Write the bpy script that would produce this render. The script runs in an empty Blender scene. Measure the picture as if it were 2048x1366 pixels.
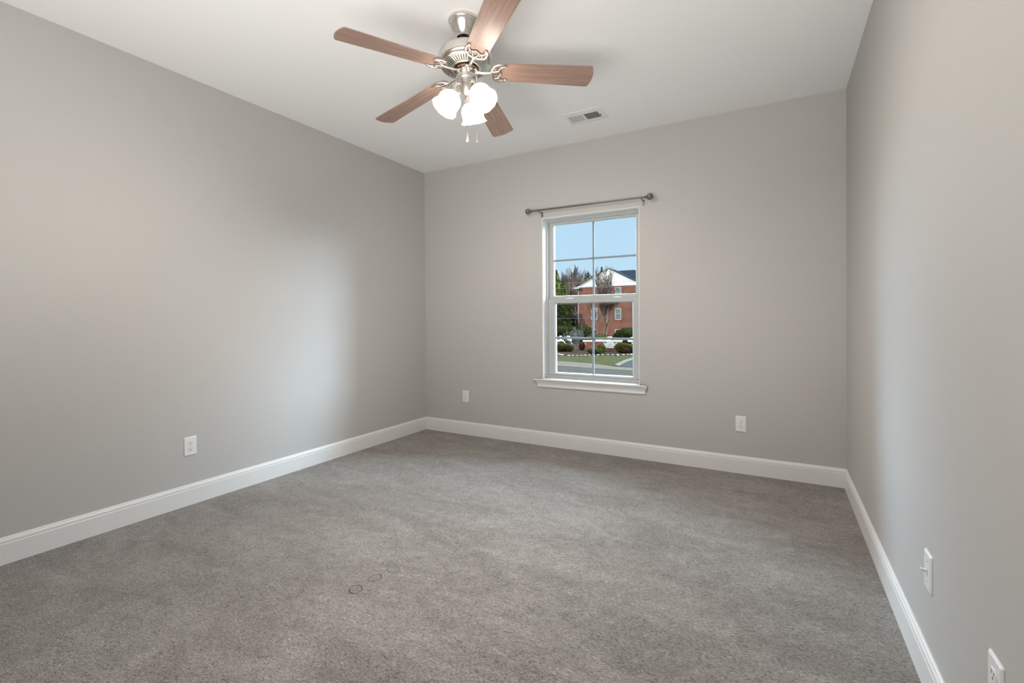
import bpy, bmesh, math, random
from mathutils import Vector, Matrix, Quaternion
from math import sin, cos, tan, pi, radians as R, sqrt, atan2

S = bpy.context.scene
COL = S.collection

# ------------------------------------------------------------------ camera
FPX = 938.67
CAM = Vector((0.0, 0.0, 1.1644))
YAW, PITCH, ROLL = 0.5138, -0.0078, -0.0064
cy_, sy_ = cos(YAW), sin(YAW)
CF = Vector((-sy_ * cos(PITCH), cy_ * cos(PITCH), sin(PITCH)))
cr0 = Vector((cy_, sy_, 0.0))
cu0 = cr0.cross(CF)
CR = cos(ROLL) * cr0 + sin(ROLL) * cu0
CU = -sin(ROLL) * cr0 + cos(ROLL) * cu0
cd = bpy.data.cameras.new('camera')
cd.sensor_width = 36.0
cd.lens = FPX / 2048 * 36.0
cd.shift_y = -39.13 / 2048
cd.clip_start = 0.03
cd.clip_end = 500
cam = bpy.data.objects.new('camera', cd)
COL.objects.link(cam)
m = Matrix.Identity(4)
for i in range(3):
    m[i][0], m[i][1], m[i][2], m[i][3] = CR[i], CU[i], -CF[i], CAM[i]
cam.matrix_world = m
S.camera = cam

# ------------------------------------------------------------------ colour
S.view_settings.view_transform = 'Standard'
S.view_settings.look = 'None'
S.view_settings.gamma = 1.0
S.view_settings.exposure = 0.07
S.view_settings.use_curve_mapping = False

# ------------------------------------------------------------------ daylight
W = bpy.data.worlds.new('sky')
S.world = W
W.use_nodes = True
wn, wl = W.node_tree.nodes, W.node_tree.links
wn.clear()
wo = wn.new('ShaderNodeOutputWorld')
bg = wn.new('ShaderNodeBackground')
tc = wn.new('ShaderNodeTexCoord')
sp = wn.new('ShaderNodeSeparateXYZ')
wl.new(tc.outputs['Generated'], sp.inputs[0])
ramp = wn.new('ShaderNodeValToRGB')       # sky by elevation: pale near the horizon, blue above, boosted high up as fill
mr = wn.new('ShaderNodeMapRange')
mr.inputs['From Min'].default_value = -0.05
mr.inputs['From Max'].default_value = 0.95
wl.new(sp.outputs['Z'], mr.inputs['Value'])
wl.new(mr.outputs[0], ramp.inputs[0])
SKY_FILL = 18.5
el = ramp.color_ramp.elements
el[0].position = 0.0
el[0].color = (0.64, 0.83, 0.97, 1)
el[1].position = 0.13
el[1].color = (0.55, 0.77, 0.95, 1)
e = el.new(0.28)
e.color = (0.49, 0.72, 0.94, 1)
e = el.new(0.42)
e.color = (0.70 * SKY_FILL, 0.93 * SKY_FILL, 1.18 * SKY_FILL, 1)
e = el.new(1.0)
e.color = (0.70 * SKY_FILL, 0.93 * SKY_FILL, 1.18 * SKY_FILL, 1)
# high sky's added boost, kept to the window's side to light the room
my = wn.new('ShaderNodeMapRange')
my.inputs['From Min'].default_value = -0.15
my.inputs['From Max'].default_value = 0.35
my.inputs['To Min'].default_value = 0.12
wl.new(sp.outputs['Y'], my.inputs['Value'])


def wmath(op, a, b=None, c=None):
    x = wn.new('ShaderNodeMath')
    x.operation = op
    for i, v in enumerate((a, b, c)):
        if v is None:
            continue
        if isinstance(v, (int, float)):
            x.inputs[i].default_value = v
        else:
            wl.new(v, x.inputs[i])
    return x.outputs[0]


def wstep(v, lo, hi):
    x = wn.new('ShaderNodeMapRange')
    x.interpolation_type = 'SMOOTHSTEP'
    x.inputs['From Min'].default_value = lo
    x.inputs['From Max'].default_value = hi
    wl.new(v, x.inputs['Value'])
    return x.outputs[0]


# added glow low on both sides, out of view, to light the side walls
FLANK_FILL = 19.5
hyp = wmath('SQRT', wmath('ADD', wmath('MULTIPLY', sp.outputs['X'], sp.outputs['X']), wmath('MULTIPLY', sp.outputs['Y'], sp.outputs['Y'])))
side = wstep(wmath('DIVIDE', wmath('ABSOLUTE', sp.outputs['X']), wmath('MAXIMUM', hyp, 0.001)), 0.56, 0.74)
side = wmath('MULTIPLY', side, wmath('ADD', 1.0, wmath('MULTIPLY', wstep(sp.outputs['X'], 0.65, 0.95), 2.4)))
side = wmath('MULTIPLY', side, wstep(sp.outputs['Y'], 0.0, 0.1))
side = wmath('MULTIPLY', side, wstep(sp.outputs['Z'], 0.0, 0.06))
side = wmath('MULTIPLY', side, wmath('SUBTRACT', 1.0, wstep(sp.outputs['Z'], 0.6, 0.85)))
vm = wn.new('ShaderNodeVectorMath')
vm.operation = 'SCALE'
vm.inputs[0].default_value = (0.74 * FLANK_FILL, 0.97 * FLANK_FILL, 1.20 * FLANK_FILL)
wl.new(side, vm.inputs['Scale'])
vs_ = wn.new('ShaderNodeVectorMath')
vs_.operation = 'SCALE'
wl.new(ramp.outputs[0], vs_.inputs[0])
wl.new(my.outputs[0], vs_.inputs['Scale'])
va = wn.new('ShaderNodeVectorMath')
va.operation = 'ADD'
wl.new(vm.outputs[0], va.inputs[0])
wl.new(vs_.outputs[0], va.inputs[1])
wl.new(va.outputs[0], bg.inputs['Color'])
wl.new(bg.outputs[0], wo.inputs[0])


def light(name, kind, loc, energy, color, **kw):
    d = bpy.data.lights.new(name, kind)
    d.energy = energy
    d.color = color
    for k, v in kw.items():
        setattr(d, k, v)
    o = bpy.data.objects.new(name, d)
    o.location = loc
    COL.objects.link(o)
    return o


def aim(o, d):
    o.rotation_euler = Vector(d).to_track_quat('-Z', 'Y').to_euler()


sun = light('sun', 'SUN', (0, -20, 40), 3.6, (1.0, 0.93, 0.83), angle=R(0.6))
aim(sun, (0.62, 0.62, -0.48))

# light bounced off the ceiling from beside the camera
bounce = light('bounce_light', 'AREA', (-0.75, -0.80, 0.62), 48, (1.0, 0.98, 0.955), shape='RECTANGLE', size=2.2, size_y=1.3)
aim(bounce, (-0.55, 2.0, 2.1))
bounce.data.spread = R(112)
# guides the sampling of the sky through the window; gives no light of its own
port = light('window_portal', 'AREA', (-1.4225, 4.05, 1.34), 1, (1, 1, 1), shape='RECTANGLE', size=0.88, size_y=1.46)
aim(port, (0, -1, 0))
port.data.cycles.is_portal = True


# ------------------------------------------------------------------ materials
def mat(name, color, rough=0.6, metal=0.0, spec=0.5, coat=0.0):
    m = bpy.data.materials.new(name)
    m.use_nodes = True
    b = m.node_tree.nodes['Principled BSDF']
    b.inputs['Base Color'].default_value = (*color, 1)
    b.inputs['Roughness'].default_value = rough
    b.inputs['Metallic'].default_value = metal
    b.inputs['Specular IOR Level'].default_value = spec
    b.inputs['Coat Weight'].default_value = coat
    return m


def nodes(m):
    t = m.node_tree
    return t.nodes, t.links, t.nodes['Principled BSDF']


def noise(n, l, vec, scale, detail=3, rough=0.5, dim='3D'):
    x = n.new('ShaderNodeTexNoise')
    x.noise_dimensions = dim
    x.inputs['Scale'].default_value = scale
    x.inputs['Detail'].default_value = detail
    x.inputs['Roughness'].default_value = rough
    if vec is not None:
        l.new(vec, x.inputs['Vector'])
    return x


def cramp(n, l, fac, stops):
    r = n.new('ShaderNodeValToRGB')
    e = r.color_ramp.elements
    e[0].position, e[0].color = stops[0][0], (*stops[0][1], 1)
    e[1].position, e[1].color = stops[-1][0], (*stops[-1][1], 1)
    for p, c in stops[1:-1]:
        q = e.new(p)
        q.color = (*c, 1)
    l.new(fac, r.inputs[0])
    return r


def math_(n, l, op, a, b=None, c=None):
    x = n.new('ShaderNodeMath')
    x.operation = op
    for i, v in enumerate((a, b, c)):
        if v is None:
            continue
        if isinstance(v, (int, float)):
            x.inputs[i].default_value = v
        else:
            l.new(v, x.inputs[i])
    return x.outputs[0]


def bump(n, l, b, h, strength, dist):
    x = n.new('ShaderNodeBump')
    x.inputs['Strength'].default_value = strength
    x.inputs['Distance'].default_value = dist
    l.new(h, x.inputs['Height'])
    l.new(x.outputs[0], b.inputs['Normal'])
    return x


def mottled(name, c0, c1, scale, rough=0.8, spec=0.3, detail=4, bmp=0.0, bdist=0.01, stretch=None):
    m = mat(name, c0, rough, 0, spec)
    n, l, b = nodes(m)
    t = n.new('ShaderNodeTexCoord')
    v = t.outputs['Object']
    if stretch:
        mp = n.new('ShaderNodeMapping')
        mp.inputs['Scale'].default_value = stretch
        l.new(v, mp.inputs[0])
        v = mp.outputs[0]
    x = noise(n, l, v, scale, detail, 0.6)
    r = cramp(n, l, x.outputs['Fac'], [(0.3, c0), (0.7, c1)])
    l.new(r.outputs[0], b.inputs['Base Color'])
    if bmp:
        bump(n, l, b, x.outputs['Fac'], bmp, bdist)
    return m


def wall_paint():
    m = mat('greige_wall_paint', (0.515, 0.50, 0.478), 0.55, 0, 0.35)
    n, l, b = nodes(m)
    t = n.new('ShaderNodeTexCoord')
    x = noise(n, l, t.outputs['Object'], 260, 2)
    bump(n, l, b, x.outputs['Fac'], 0.06, 0.0006)
    return m


def ceil_paint():
    m = mat('white_ceiling_paint', (0.88, 0.875, 0.865), 0.8, 0, 0.25)
    n, l, b = nodes(m)
    t = n.new('ShaderNodeTexCoord')
    x = noise(n, l, t.outputs['Object'], 200, 2)
    bump(n, l, b, x.outputs['Fac'], 0.05, 0.0006)
    return m


DENTS = [(-1.584, 1.410, 0.029, 1.0), (-1.575, 1.518, 0.028, 0.9), (-1.556, 1.609, 0.026, 0.45),
         (-1.56, 2.90, 0.035, 0.5), (-1.47, 2.93, 0.03, 0.4)]
SMUDGE = [(-0.573, 1.757, 0.055, 0.9), (-0.066, 3.79, 0.02, 1.0), (-2.42, 2.02, 0.05, 0.6), (-0.30, 2.35, 0.025, 0.7), (-0.01, 3.45, 0.02, 0.6)]


def carpet():
    m = mat('greige_cut_pile_carpet', (0.3, 0.28, 0.26), 0.95, 0, 0.15)
    n, l, b = nodes(m)
    t = n.new('ShaderNodeTexCoord')
    v = t.outputs['Object']
    # warp, so that tufts lean and streak like brushed pile
    w = noise(n, l, v, 9, 2)
    sub = n.new('ShaderNodeVectorMath')
    sub.operation = 'SUBTRACT'
    l.new(w.outputs['Color'], sub.inputs[0])
    sub.inputs[1].default_value = (0.5, 0.5, 0.5)
    sc = n.new('ShaderNodeVectorMath')
    sc.operation = 'SCALE'
    sc.inputs['Scale'].default_value = 0.05
    l.new(sub.outputs[0], sc.inputs[0])
    ad = n.new('ShaderNodeVectorMath')
    ad.operation = 'ADD'
    l.new(v, ad.inputs[0])
    l.new(sc.outputs[0], ad.inputs[1])
    mp = n.new('ShaderNodeMapping')
    mp.inputs['Scale'].default_value = (1.0, 1.9, 1.0)
    mp.inputs['Rotation'].default_value = (0, 0, R(-30))
    l.new(ad.outputs[0], mp.inputs[0])
    tuft = noise(n, l, mp.outputs[0], 98, 3, 0.6)
    tuft.inputs['Distortion'].default_value = 0.9
    fine = noise(n, l, mp.outputs[0], 260, 2, 0.6)
    med = noise(n, l, v, 16, 4, 0.62)
    mp2 = n.new('ShaderNodeMapping')
    mp2.inputs['Scale'].default_value = (0.8, 1.8, 1.0)
    mp2.inputs['Rotation'].default_value = (0, 0, R(28))
    l.new(v, mp2.inputs[0])
    big = noise(n, l, mp2.outputs[0], 2.2, 5, 0.6)
    big.inputs['Distortion'].default_value = 0.7
    h = math_(n, l, 'ADD', tuft.outputs['Fac'], math_(n, l, 'MULTIPLY', fine.outputs['Fac'], 0.25))
    h = math_(n, l, 'ADD', h, math_(n, l, 'MULTIPLY', med.outputs['Fac'], 0.8))
    h = math_(n, l, 'ADD', h, math_(n, l, 'MULTIPLY', big.outputs['Fac'], 2.0))
    sx = n.new('ShaderNodeSeparateXYZ')
    l.new(ad.outputs[0], sx.inputs[0])
    for (x, y, r, k) in DENTS + SMUDGE:
        dx = math_(n, l, 'SUBTRACT', sx.outputs['X'], x)
        dy = math_(n, l, 'SUBTRACT', sx.outputs['Y'], y)
        d = math_(n, l, 'SQRT', math_(n, l, 'ADD', math_(n, l, 'MULTIPLY', dx, dx), math_(n, l, 'MULTIPLY', dy, dy)))
        if (x, y, r, k) in DENTS:      # ring pressed by a furniture foot
            q = math_(n, l, 'DIVIDE', math_(n, l, 'ABSOLUTE', math_(n, l, 'SUBTRACT', d, r)), 0.0045)
            g = math_(n, l, 'MAXIMUM', math_(n, l, 'SUBTRACT', 1.0, q), 0.0)
            h = math_(n, l, 'SUBTRACT', h, math_(n, l, 'MULTIPLY', g, 2.1 * k))
        else:
            q = math_(n, l, 'DIVIDE', d, r)
            g = math_(n, l, 'MAXIMUM', math_(n, l, 'SUBTRACT', 1.0, q), 0.0)
            h = math_(n, l, 'SUBTRACT', h, math_(n, l, 'MULTIPLY', g, 1.6 * k))
    bump(n, l, b, h, 1.0, 0.0085)
    # fibre colours
    mixv = math_(n, l, 'ADD', math_(n, l, 'MULTIPLY', tuft.outputs['Fac'], 0.72), math_(n, l, 'MULTIPLY', fine.outputs['Fac'], 0.28))
    mixv = math_(n, l, 'ADD', mixv, math_(n, l, 'MULTIPLY', math_(n, l, 'SUBTRACT', big.outputs['Fac'], 0.5), 0.10))
    mixv = math_(n, l, 'ADD', mixv, math_(n, l, 'MULTIPLY', math_(n, l, 'SUBTRACT', med.outputs['Fac'], 0.5), 0.10))
    r = cramp(n, l, mixv, [(0.31, (0.050, 0.043, 0.036)), (0.39, (0.155, 0.135, 0.116)), (0.47, (0.270, 0.243, 0.217)), (0.58, (0.375, 0.345, 0.316)), (0.72, (0.50, 0.468, 0.435))])
    bl = cramp(n, l, big.outputs['Fac'], [(0.3, (0.84, 0.82, 0.80)), (0.72, (1.12, 1.12, 1.12))])
    bm = cramp(n, l, med.outputs['Fac'], [(0.3, (0.93, 0.93, 0.93)), (0.7, (1.05, 1.05, 1.05))])
    mx = n.new('ShaderNodeMix')
    mx.data_type = 'RGBA'
    mx.blend_type = 'MULTIPLY'
    mx.inputs['Factor'].default_value = 1
    l.new(r.outputs[0], mx.inputs['A'])
    l.new(bl.outputs[0], mx.inputs['B'])
    my_ = n.new('ShaderNodeMix')
    my_.data_type = 'RGBA'
    my_.blend_type = 'MULTIPLY'
    my_.inputs['Factor'].default_value = 1
    l.new(mx.outputs['Result'], my_.inputs['A'])
    l.new(bm.outputs[0], my_.inputs['B'])
    l.new(my_.outputs['Result'], b.inputs['Base Color'])
    b.inputs['Sheen Weight'].default_value = 0.25
    b.inputs['Sheen Roughness'].default_value = 0.5
    return m


def wood(name, dark, mid, light_, rough=0.32, coat=0.25):
    m = mat(name, mid, rough, 0, 0.5, coat)
    n, l, b = nodes(m)
    t = n.new('ShaderNodeTexCoord')
    mp = n.new('ShaderNodeMapping')
    mp.inputs['Scale'].default_value = (1.6, 26, 26)
    l.new(t.outputs['Object'], mp.inputs[0])
    x = noise(n, l, mp.outputs[0], 2.2, 6, 0.62)
    x.inputs['Distortion'].default_value = 0.6
    r = cramp(n, l, x.outputs['Fac'], [(0.28, dark), (0.5, mid), (0.72, light_)])
    l.new(r.outputs[0], b.inputs['Base Color'])
    b.inputs['Coat Roughness'].default_value = 0.28
    return m


def nickel():
    m = mat('brushed_nickel', (0.72, 0.685, 0.64), 0.27, 1.0)
    n, l, b = nodes(m)
    t = n.new('ShaderNodeTexCoord')
    mp = n.new('ShaderNodeMapping')
    mp.inputs['Scale'].default_value = (4, 4, 300)
    l.new(t.outputs['Object'], mp.inputs[0])
    x = noise(n, l, mp.outputs[0], 3, 3)
    r = n.new('ShaderNodeMapRange')
    r.inputs['To Min'].default_value = 0.25
    r.inputs['To Max'].default_value = 0.31
    l.new(x.outputs['Fac'], r.inputs['Value'])
    l.new(r.outputs[0], b.inputs['Roughness'])
    return m


EMIS = 0.8


def shade_glass():
    m = bpy.data.materials.new('lit_frosted_marbled_glass')
    m.use_nodes = True
    n, l = m.node_tree.nodes, m.node_tree.links
    n.clear()
    o = n.new('ShaderNodeOutputMaterial')
    t = n.new('ShaderNodeTexCoord')
    x = noise(n, l, t.outputs['Object'], 14, 3)
    x.inputs['Distortion'].default_value = 1.5
    r = cramp(n, l, x.outputs['Fac'], [(0.35, (1.0, 0.90, 0.78)), (0.6, (1.0, 0.97, 0.92))])
    em = n.new('ShaderNodeEmission')
    em.inputs['Strength'].default_value = EMIS
    l.new(r.outputs[0], em.inputs['Color'])
    tr = n.new('ShaderNodeBsdfTranslucent')
    tr.inputs['Color'].default_value = (0.95, 0.93, 0.9, 1)
    df = n.new('ShaderNodeBsdfPrincipled')
    df.inputs['Base Color'].default_value = (0.9, 0.9, 0.88, 1)
    df.inputs['Roughness'].default_value = 0.3
    mx = n.new('ShaderNodeMixShader')
    mx.inputs[0].default_value = 0.15
    l.new(tr.outputs[0], mx.inputs[1])
    l.new(df.outputs[0], mx.inputs[2])
    a = n.new('ShaderNodeAddShader')
    l.new(mx.outputs[0], a.inputs[0])
    l.new(em.outputs[0], a.inputs[1])
    l.new(a.outputs[0], o.inputs[0])
    return m


def window_glass():
    m = bpy.data.materials.new('window_glass')
    m.use_nodes = True
    n, l = m.node_tree.nodes, m.node_tree.links
    n.clear()
    o = n.new('ShaderNodeOutputMaterial')
    tr = n.new('ShaderNodeBsdfTransparent')
    tr.inputs['Color'].default_value = (0.96, 0.975, 0.97, 1)
    gl = n.new('ShaderNodeBsdfGlossy')
    gl.inputs['Roughness'].default_value = 0.02
    fr = n.new('ShaderNodeFresnel')
    fr.inputs['IOR'].default_value = 1.18
    mx = n.new('ShaderNodeMixShader')
    l.new(fr.outputs[0], mx.inputs[0])
    l.new(tr.outputs[0], mx.inputs[1])
    l.new(gl.outputs[0], mx.inputs[2])
    l.new(mx.outputs[0], o.inputs[0])
    return m


def brick(name, c1, c2, mortar, scale=1.0):
    m = mat(name, c1, 0.9, 0, 0.2)
    n, l, b = nodes(m)
    t = n.new('ShaderNodeTexCoord')
    mp = n.new('ShaderNodeMapping')
    mp.inputs['Rotation'].default_value = (R(90), 0, 0)
    l.new(t.outputs['Object'], mp.inputs[0])
    k = n.new('ShaderNodeTexBrick')
    k.inputs['Color1'].default_value = (*c1, 1)
    k.inputs['Color2'].default_value = (*c2, 1)
    k.inputs['Mortar'].default_value = (*mortar, 1)
    k.inputs['Scale'].default_value = scale
    k.inputs['Brick Width'].default_value = 0.22
    k.inputs['Row Height'].default_value = 0.075
    k.inputs['Mortar Size'].default_value = 0.01
    l.new(mp.outputs[0], k.inputs['Vector'])
    x = noise(n, l, t.outputs['Object'], 0.7, 4)
    r = cramp(n, l, x.outputs['Fac'], [(0.3, (0.75, 0.72, 0.75)), (0.7, (1.25, 1.25, 1.15))])
    mx = n.new('ShaderNodeMix')
    mx.data_type = 'RGBA'
    mx.blend_type = 'MULTIPLY'
    mx.inputs['Factor'].default_value = 1
    l.new(k.outputs['Color'], mx.inputs['A'])
    l.new(r.outputs[0], mx.inputs['B'])
    l.new(mx.outputs['Result'], b.inputs['Base Color'])
    return m


M = dict(
    wall=wall_paint(), ceiling=ceil_paint(), carpet=carpet(),
    trim=mat('white_semigloss_trim_paint', (0.78, 0.77, 0.755), 0.35, 0, 0.5),
    vinyl=mat('white_vinyl', (0.47, 0.48, 0.47), 0.45, 0, 0.3),
    grid=mat('grey_white_grille_bar', (0.26, 0.275, 0.30), 0.6, 0, 0.1),
    plate=mat('white_plastic', (0.80, 0.80, 0.80), 0.3, 0, 0.5),
    slot=mat('dark_slot', (0.10, 0.095, 0.09), 0.8),
    screw=mat('painted_screw', (0.6, 0.6, 0.6), 0.35, 0.3),
    rod=mat('pewter_metal', (0.20, 0.185, 0.17), 0.42, 0.75),
    nickel=nickel(),
    bronze=mat('brown_coupling', (0.10, 0.05, 0.032), 0.4, 0.6),
    blade=wood('walnut_blade_veneer', (0.205, 0.118, 0.088), (0.30, 0.190, 0.147), (0.40, 0.280, 0.225)),
    fob=wood('maple_pull_knob', (0.45, 0.25, 0.15), (0.6, 0.38, 0.25), (0.7, 0.48, 0.35)),
    shade=shade_glass(), glass=window_glass(),
    vent=mat('white_enamelled_steel', (0.78, 0.78, 0.77), 0.4),
    duct=mat('dark_duct', (0.06, 0.06, 0.055), 0.9),
    ext=mat('beige_siding', (0.55, 0.52, 0.47), 0.8),
    brick=brick('red_brick', (0.245, 0.095, 0.060), (0.185, 0.072, 0.050), (0.21, 0.12, 0.09)),
    sbrick=brick('garden_wall_brick', (0.25, 0.085, 0.055), (0.20, 0.060, 0.038), (0.22, 0.12, 0.09)),
    white=mat('white_masonry_paint', (0.56, 0.545, 0.52), 0.8, 0, 0.1),
    siding=mottled('white_gable_siding', (0.74, 0.71, 0.65), (0.86, 0.83, 0.78), 0.4, 0.7, stretch=(1, 1, 6)),
    shingle=mottled('charcoal_shingles', (0.010, 0.011, 0.014), (0.016, 0.017, 0.022), 3.0, 0.9, 0.0),
    pane=mottled('reflective_house_glass', (0.10, 0.13, 0.12), (0.26, 0.31, 0.28), 2.0, 0.15, 0.6),
    deckwood=mottled('weathered_deck_wood', (0.10, 0.072, 0.054), (0.20, 0.15, 0.115), 2.0, 0.9, 0.0),
    grass=mottled('winter_lawn', (0.017, 0.017, 0.007), (0.030, 0.026, 0.012), 1.1, 0.95, 0.0, 6, stretch=(1, 2, 1)),
    farground=mottled('winter_ground', (0.035, 0.03, 0.018), (0.06, 0.05, 0.03), 0.3, 0.95, 0.1),
    asphalt=mottled('asphalt', (0.0235, 0.0205, 0.0172), (0.031, 0.0275, 0.023), 2.0, 0.9, 0.0, 4, stretch=(0.4, 3, 1)),
    darkasphalt=mottled('dark_asphalt', (0.021, 0.018, 0.017), (0.028, 0.024, 0.0225), 3.0, 0.9, 0.0),
    concrete=mottled('concrete', (0.044, 0.035, 0.026), (0.056, 0.045, 0.034), 1.5, 0.9, 0.0),
    gutter=mottled('curb_concrete', (0.055, 0.050, 0.039), (0.068, 0.062, 0.050), 1.5, 0.9, 0.0),
    mulch=mottled('bark_mulch', (0.012, 0.008, 0.006), (0.028, 0.018, 0.013), 6.0, 0.95, 0.0),
    stone=mottled('pale_edging_stone', (0.11, 0.10, 0.075), (0.19, 0.17, 0.125), 5.0, 0.9, 0.0),
    bark=mottled('grey_bark', (0.05, 0.044, 0.038), (0.10, 0.087, 0.075), 6.0, 0.95, 0.1),
    twig=mottled('brown_twigs', (0.062, 0.039, 0.027), (0.115, 0.078, 0.056), 6.0, 0.95, 0.1),
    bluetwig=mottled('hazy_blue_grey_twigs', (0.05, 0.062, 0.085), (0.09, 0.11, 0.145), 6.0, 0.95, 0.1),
    conifer=mottled('yellow_green_conifer_needles', (0.016, 0.022, 0.007), (0.11, 0.115, 0.026), 1.6, 0.9, 0.0),
    pine=mottled('green_pine_needles', (0.03, 0.033, 0.014), (0.08, 0.08, 0.036), 1.2, 0.9, 0.0),
    shrub=mottled('dark_green_shrub_leaves', (0.010, 0.012, 0.0035), (0.030, 0.034, 0.010), 3.0, 0.9, 0.0),
    hedge=mottled('olive_hedge_leaves', (0.016, 0.016, 0.004), (0.055, 0.050, 0.013), 4.0, 0.9, 0.0),
    redshrub=mottled('reddish_shrub_leaves', (0.030, 0.012, 0.008), (0.062, 0.030, 0.019), 4.0, 0.9, 0.0),
    wire=mat('black_cable', (0.01, 0.01, 0.01), 0.7),
    palewire=mat('pale_cable', (0.17, 0.165, 0.15), 0.8, 0, 0.0),
)


# ------------------------------------------------------------------ mesh building
class MB:
    """collects shapes into one mesh"""

    def __init__(s):
        s.v, s.f, s.m, s.mats = [], [], [], []

    def _mi(s, m):
        if m is None:
            m = s.mats[0] if s.mats else None
        if m is None:
            return 0
        if m not in s.mats:
            s.mats.append(m)
        return s.mats.index(m)

    def add(s, vs, fs, m=None, mx=None):
        k = len(s.v)
        i = s._mi(m)
        s.v += [tuple(mx @ Vector(v)) if mx is not None else tuple(v) for v in vs]
        for f in fs:
            s.f.append([q + k for q in f])
            s.m.append(i)
        return s

    def box(s, a, b, m=None, mx=None):
        x0, y0, z0 = (min(a[i], b[i]) for i in range(3))
        x1, y1, z1 = (max(a[i], b[i]) for i in range(3))
        vs = [(x0, y0, z0), (x1, y0, z0), (x1, y1, z0), (x0, y1, z0), (x0, y0, z1), (x1, y0, z1), (x1, y1, z1), (x0, y1, z1)]
        return s.add(vs, [(0, 3, 2, 1), (4, 5, 6, 7), (0, 1, 5, 4), (1, 2, 6, 5), (2, 3, 7, 6), (3, 0, 4, 7)], m, mx)

    def lathe(s, prof, seg=48, m=None, mx=None, cap=True, flute=0.0, nfl=0):
        """prof: list of (radius, z)"""
        vs, fs = [], []
        for j, (r, z) in enumerate(prof):
            for i in range(seg):
                a = 2 * pi * i / seg
                q = r
                if flute and nfl:
                    q = r * (1 + flute * (j / len(prof)) ** 3 * cos(nfl * a))
                vs.append((q * cos(a), q * sin(a), z))
        n = len(prof)
        for j in range(n - 1):
            for i in range(seg):
                k = (i + 1) % seg
                fs.append((j * seg + i, j * seg + k, (j + 1) * seg + k, (j + 1) * seg + i))
        if cap:
            if prof[0][0] > 1e-6:
                fs.append(tuple(range(seg - 1, -1, -1)))
            if prof[-1][0] > 1e-6:
                fs.append(tuple((n - 1) * seg + i for i in range(seg)))
        return s.add(vs, fs, m, mx)

    def tube(s, pts, rad, seg=10, m=None, mx=None, flat=1.0, up=None):
        pts = [Vector(p) for p in pts]
        n = len(pts)
        rr = rad if isinstance(rad, (list, tuple)) else [rad] * n
        vs, fs = [], []
        u = None
        for j, p in enumerate(pts):
            t = (pts[min(j + 1, n - 1)] - pts[max(j - 1, 0)]).normalized()
            if u is None:
                ref = Vector(up) if up else (Vector((0, 0, 1)) if abs(t.z) < 0.9 else Vector((1, 0, 0)))
                u = ref
            u = (u - t * u.dot(t)).normalized()
            w = t.cross(u)
            for i in range(seg):
                a = 2 * pi * i / seg
                vs.append(p + u * cos(a) * rr[j] * flat + w * sin(a) * rr[j])
        for j in range(n - 1):
            for i in range(seg):
                k = (i + 1) % seg
                fs.append((j * seg + i, (j + 1) * seg + i, (j + 1) * seg + k, j * seg + k))
        fs.append(tuple(range(seg)))
        fs.append(tuple((n - 1) * seg + i for i in range(seg - 1, -1, -1)))
        return s.add(vs, fs, m, mx)

    def prism(s, poly, z0, z1, m=None, mx=None):
        """poly in xy, extruded in z"""
        n = len(poly)
        vs = [(x, y, z0) for x, y in poly] + [(x, y, z1) for x, y in poly]
        fs = [tuple(range(n - 1, -1, -1)), tuple(range(n, 2 * n))]
        fs += [(i, (i + 1) % n, n + (i + 1) % n, n + i) for i in range(n)]
        return s.add(vs, fs, m, mx)

    def ball(s, c, r, seg=16, rings=10, m=None, sc=(1, 1, 1)):
        prof = [(max(r * sin(pi * j / rings), 1e-5 if 0 < j < rings else 0.0), -r * cos(pi * j / rings)) for j in range(rings + 1)]
        mx = Matrix.Translation(c) @ Matrix.Diagonal((*sc, 1))
        prof[0] = (r * 0.02, -r)
        prof[-1] = (r * 0.02, r)
        return s.lathe(prof, seg, m, mx)

    def build(s, name, material=None, parent=None, smooth=40, bevel=0.0, loc=None, mxl=None, seg=2, fix=True):
        me = bpy.data.meshes.new(name)
        me.from_pydata([tuple(v) for v in s.v], [], s.f)
        ms = s.mats or []
        if material is not None and not ms:
            ms = [material]
        for x in ms:
            me.materials.append(x)
        for p, i in zip(me.polygons, s.m):
            p.material_index = i
        if fix:
            bm = bmesh.new()
            bm.from_mesh(me)
            bmesh.ops.recalc_face_normals(bm, faces=bm.faces[:])
            bm.to_mesh(me)
            bm.free()
        o = bpy.data.objects.new(name, me)
        COL.objects.link(o)
        if smooth:
            me.polygons.foreach_set('use_smooth', [True] * len(me.polygons))
            me.set_sharp_from_angle(angle=R(smooth))
        if bevel:
            b = o.modifiers.new('bevel', 'BEVEL')
            b.width = bevel
            b.segments = seg
            b.limit_method = 'ANGLE'
            b.angle_limit = R(40)
        if parent is not None:
            o.parent = parent
        if mxl is not None:
            o.matrix_local = mxl
        elif loc is not None:
            o.location = loc
        return o


def tag(o, label=None, cat=None, group=None, kind=None):
    if label:
        o['label'] = label
    if cat:
        o['category'] = cat
    if group:
        o['group'] = group
    if kind:
        o['kind'] = kind
    return o


def empty(name, loc=(0, 0, 0), rz=0.0):
    o = bpy.data.objects.new(name, None)
    o.empty_display_size = 0.05
    o.location = loc
    o.rotation_euler = (0, 0, rz)
    COL.objects.link(o)
    return o


def struct(o, label=None, cat=None):
    return tag(o, label, cat, None, 'structure')


def copy_tree(o, parent=None):
    c = o.copy()
    COL.objects.link(c)
    c.parent = parent
    if parent is not None:
        c.matrix_parent_inverse = o.matrix_parent_inverse.copy()
    for ch in list(o.children):
        copy_tree(ch, c)
    return c


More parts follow.
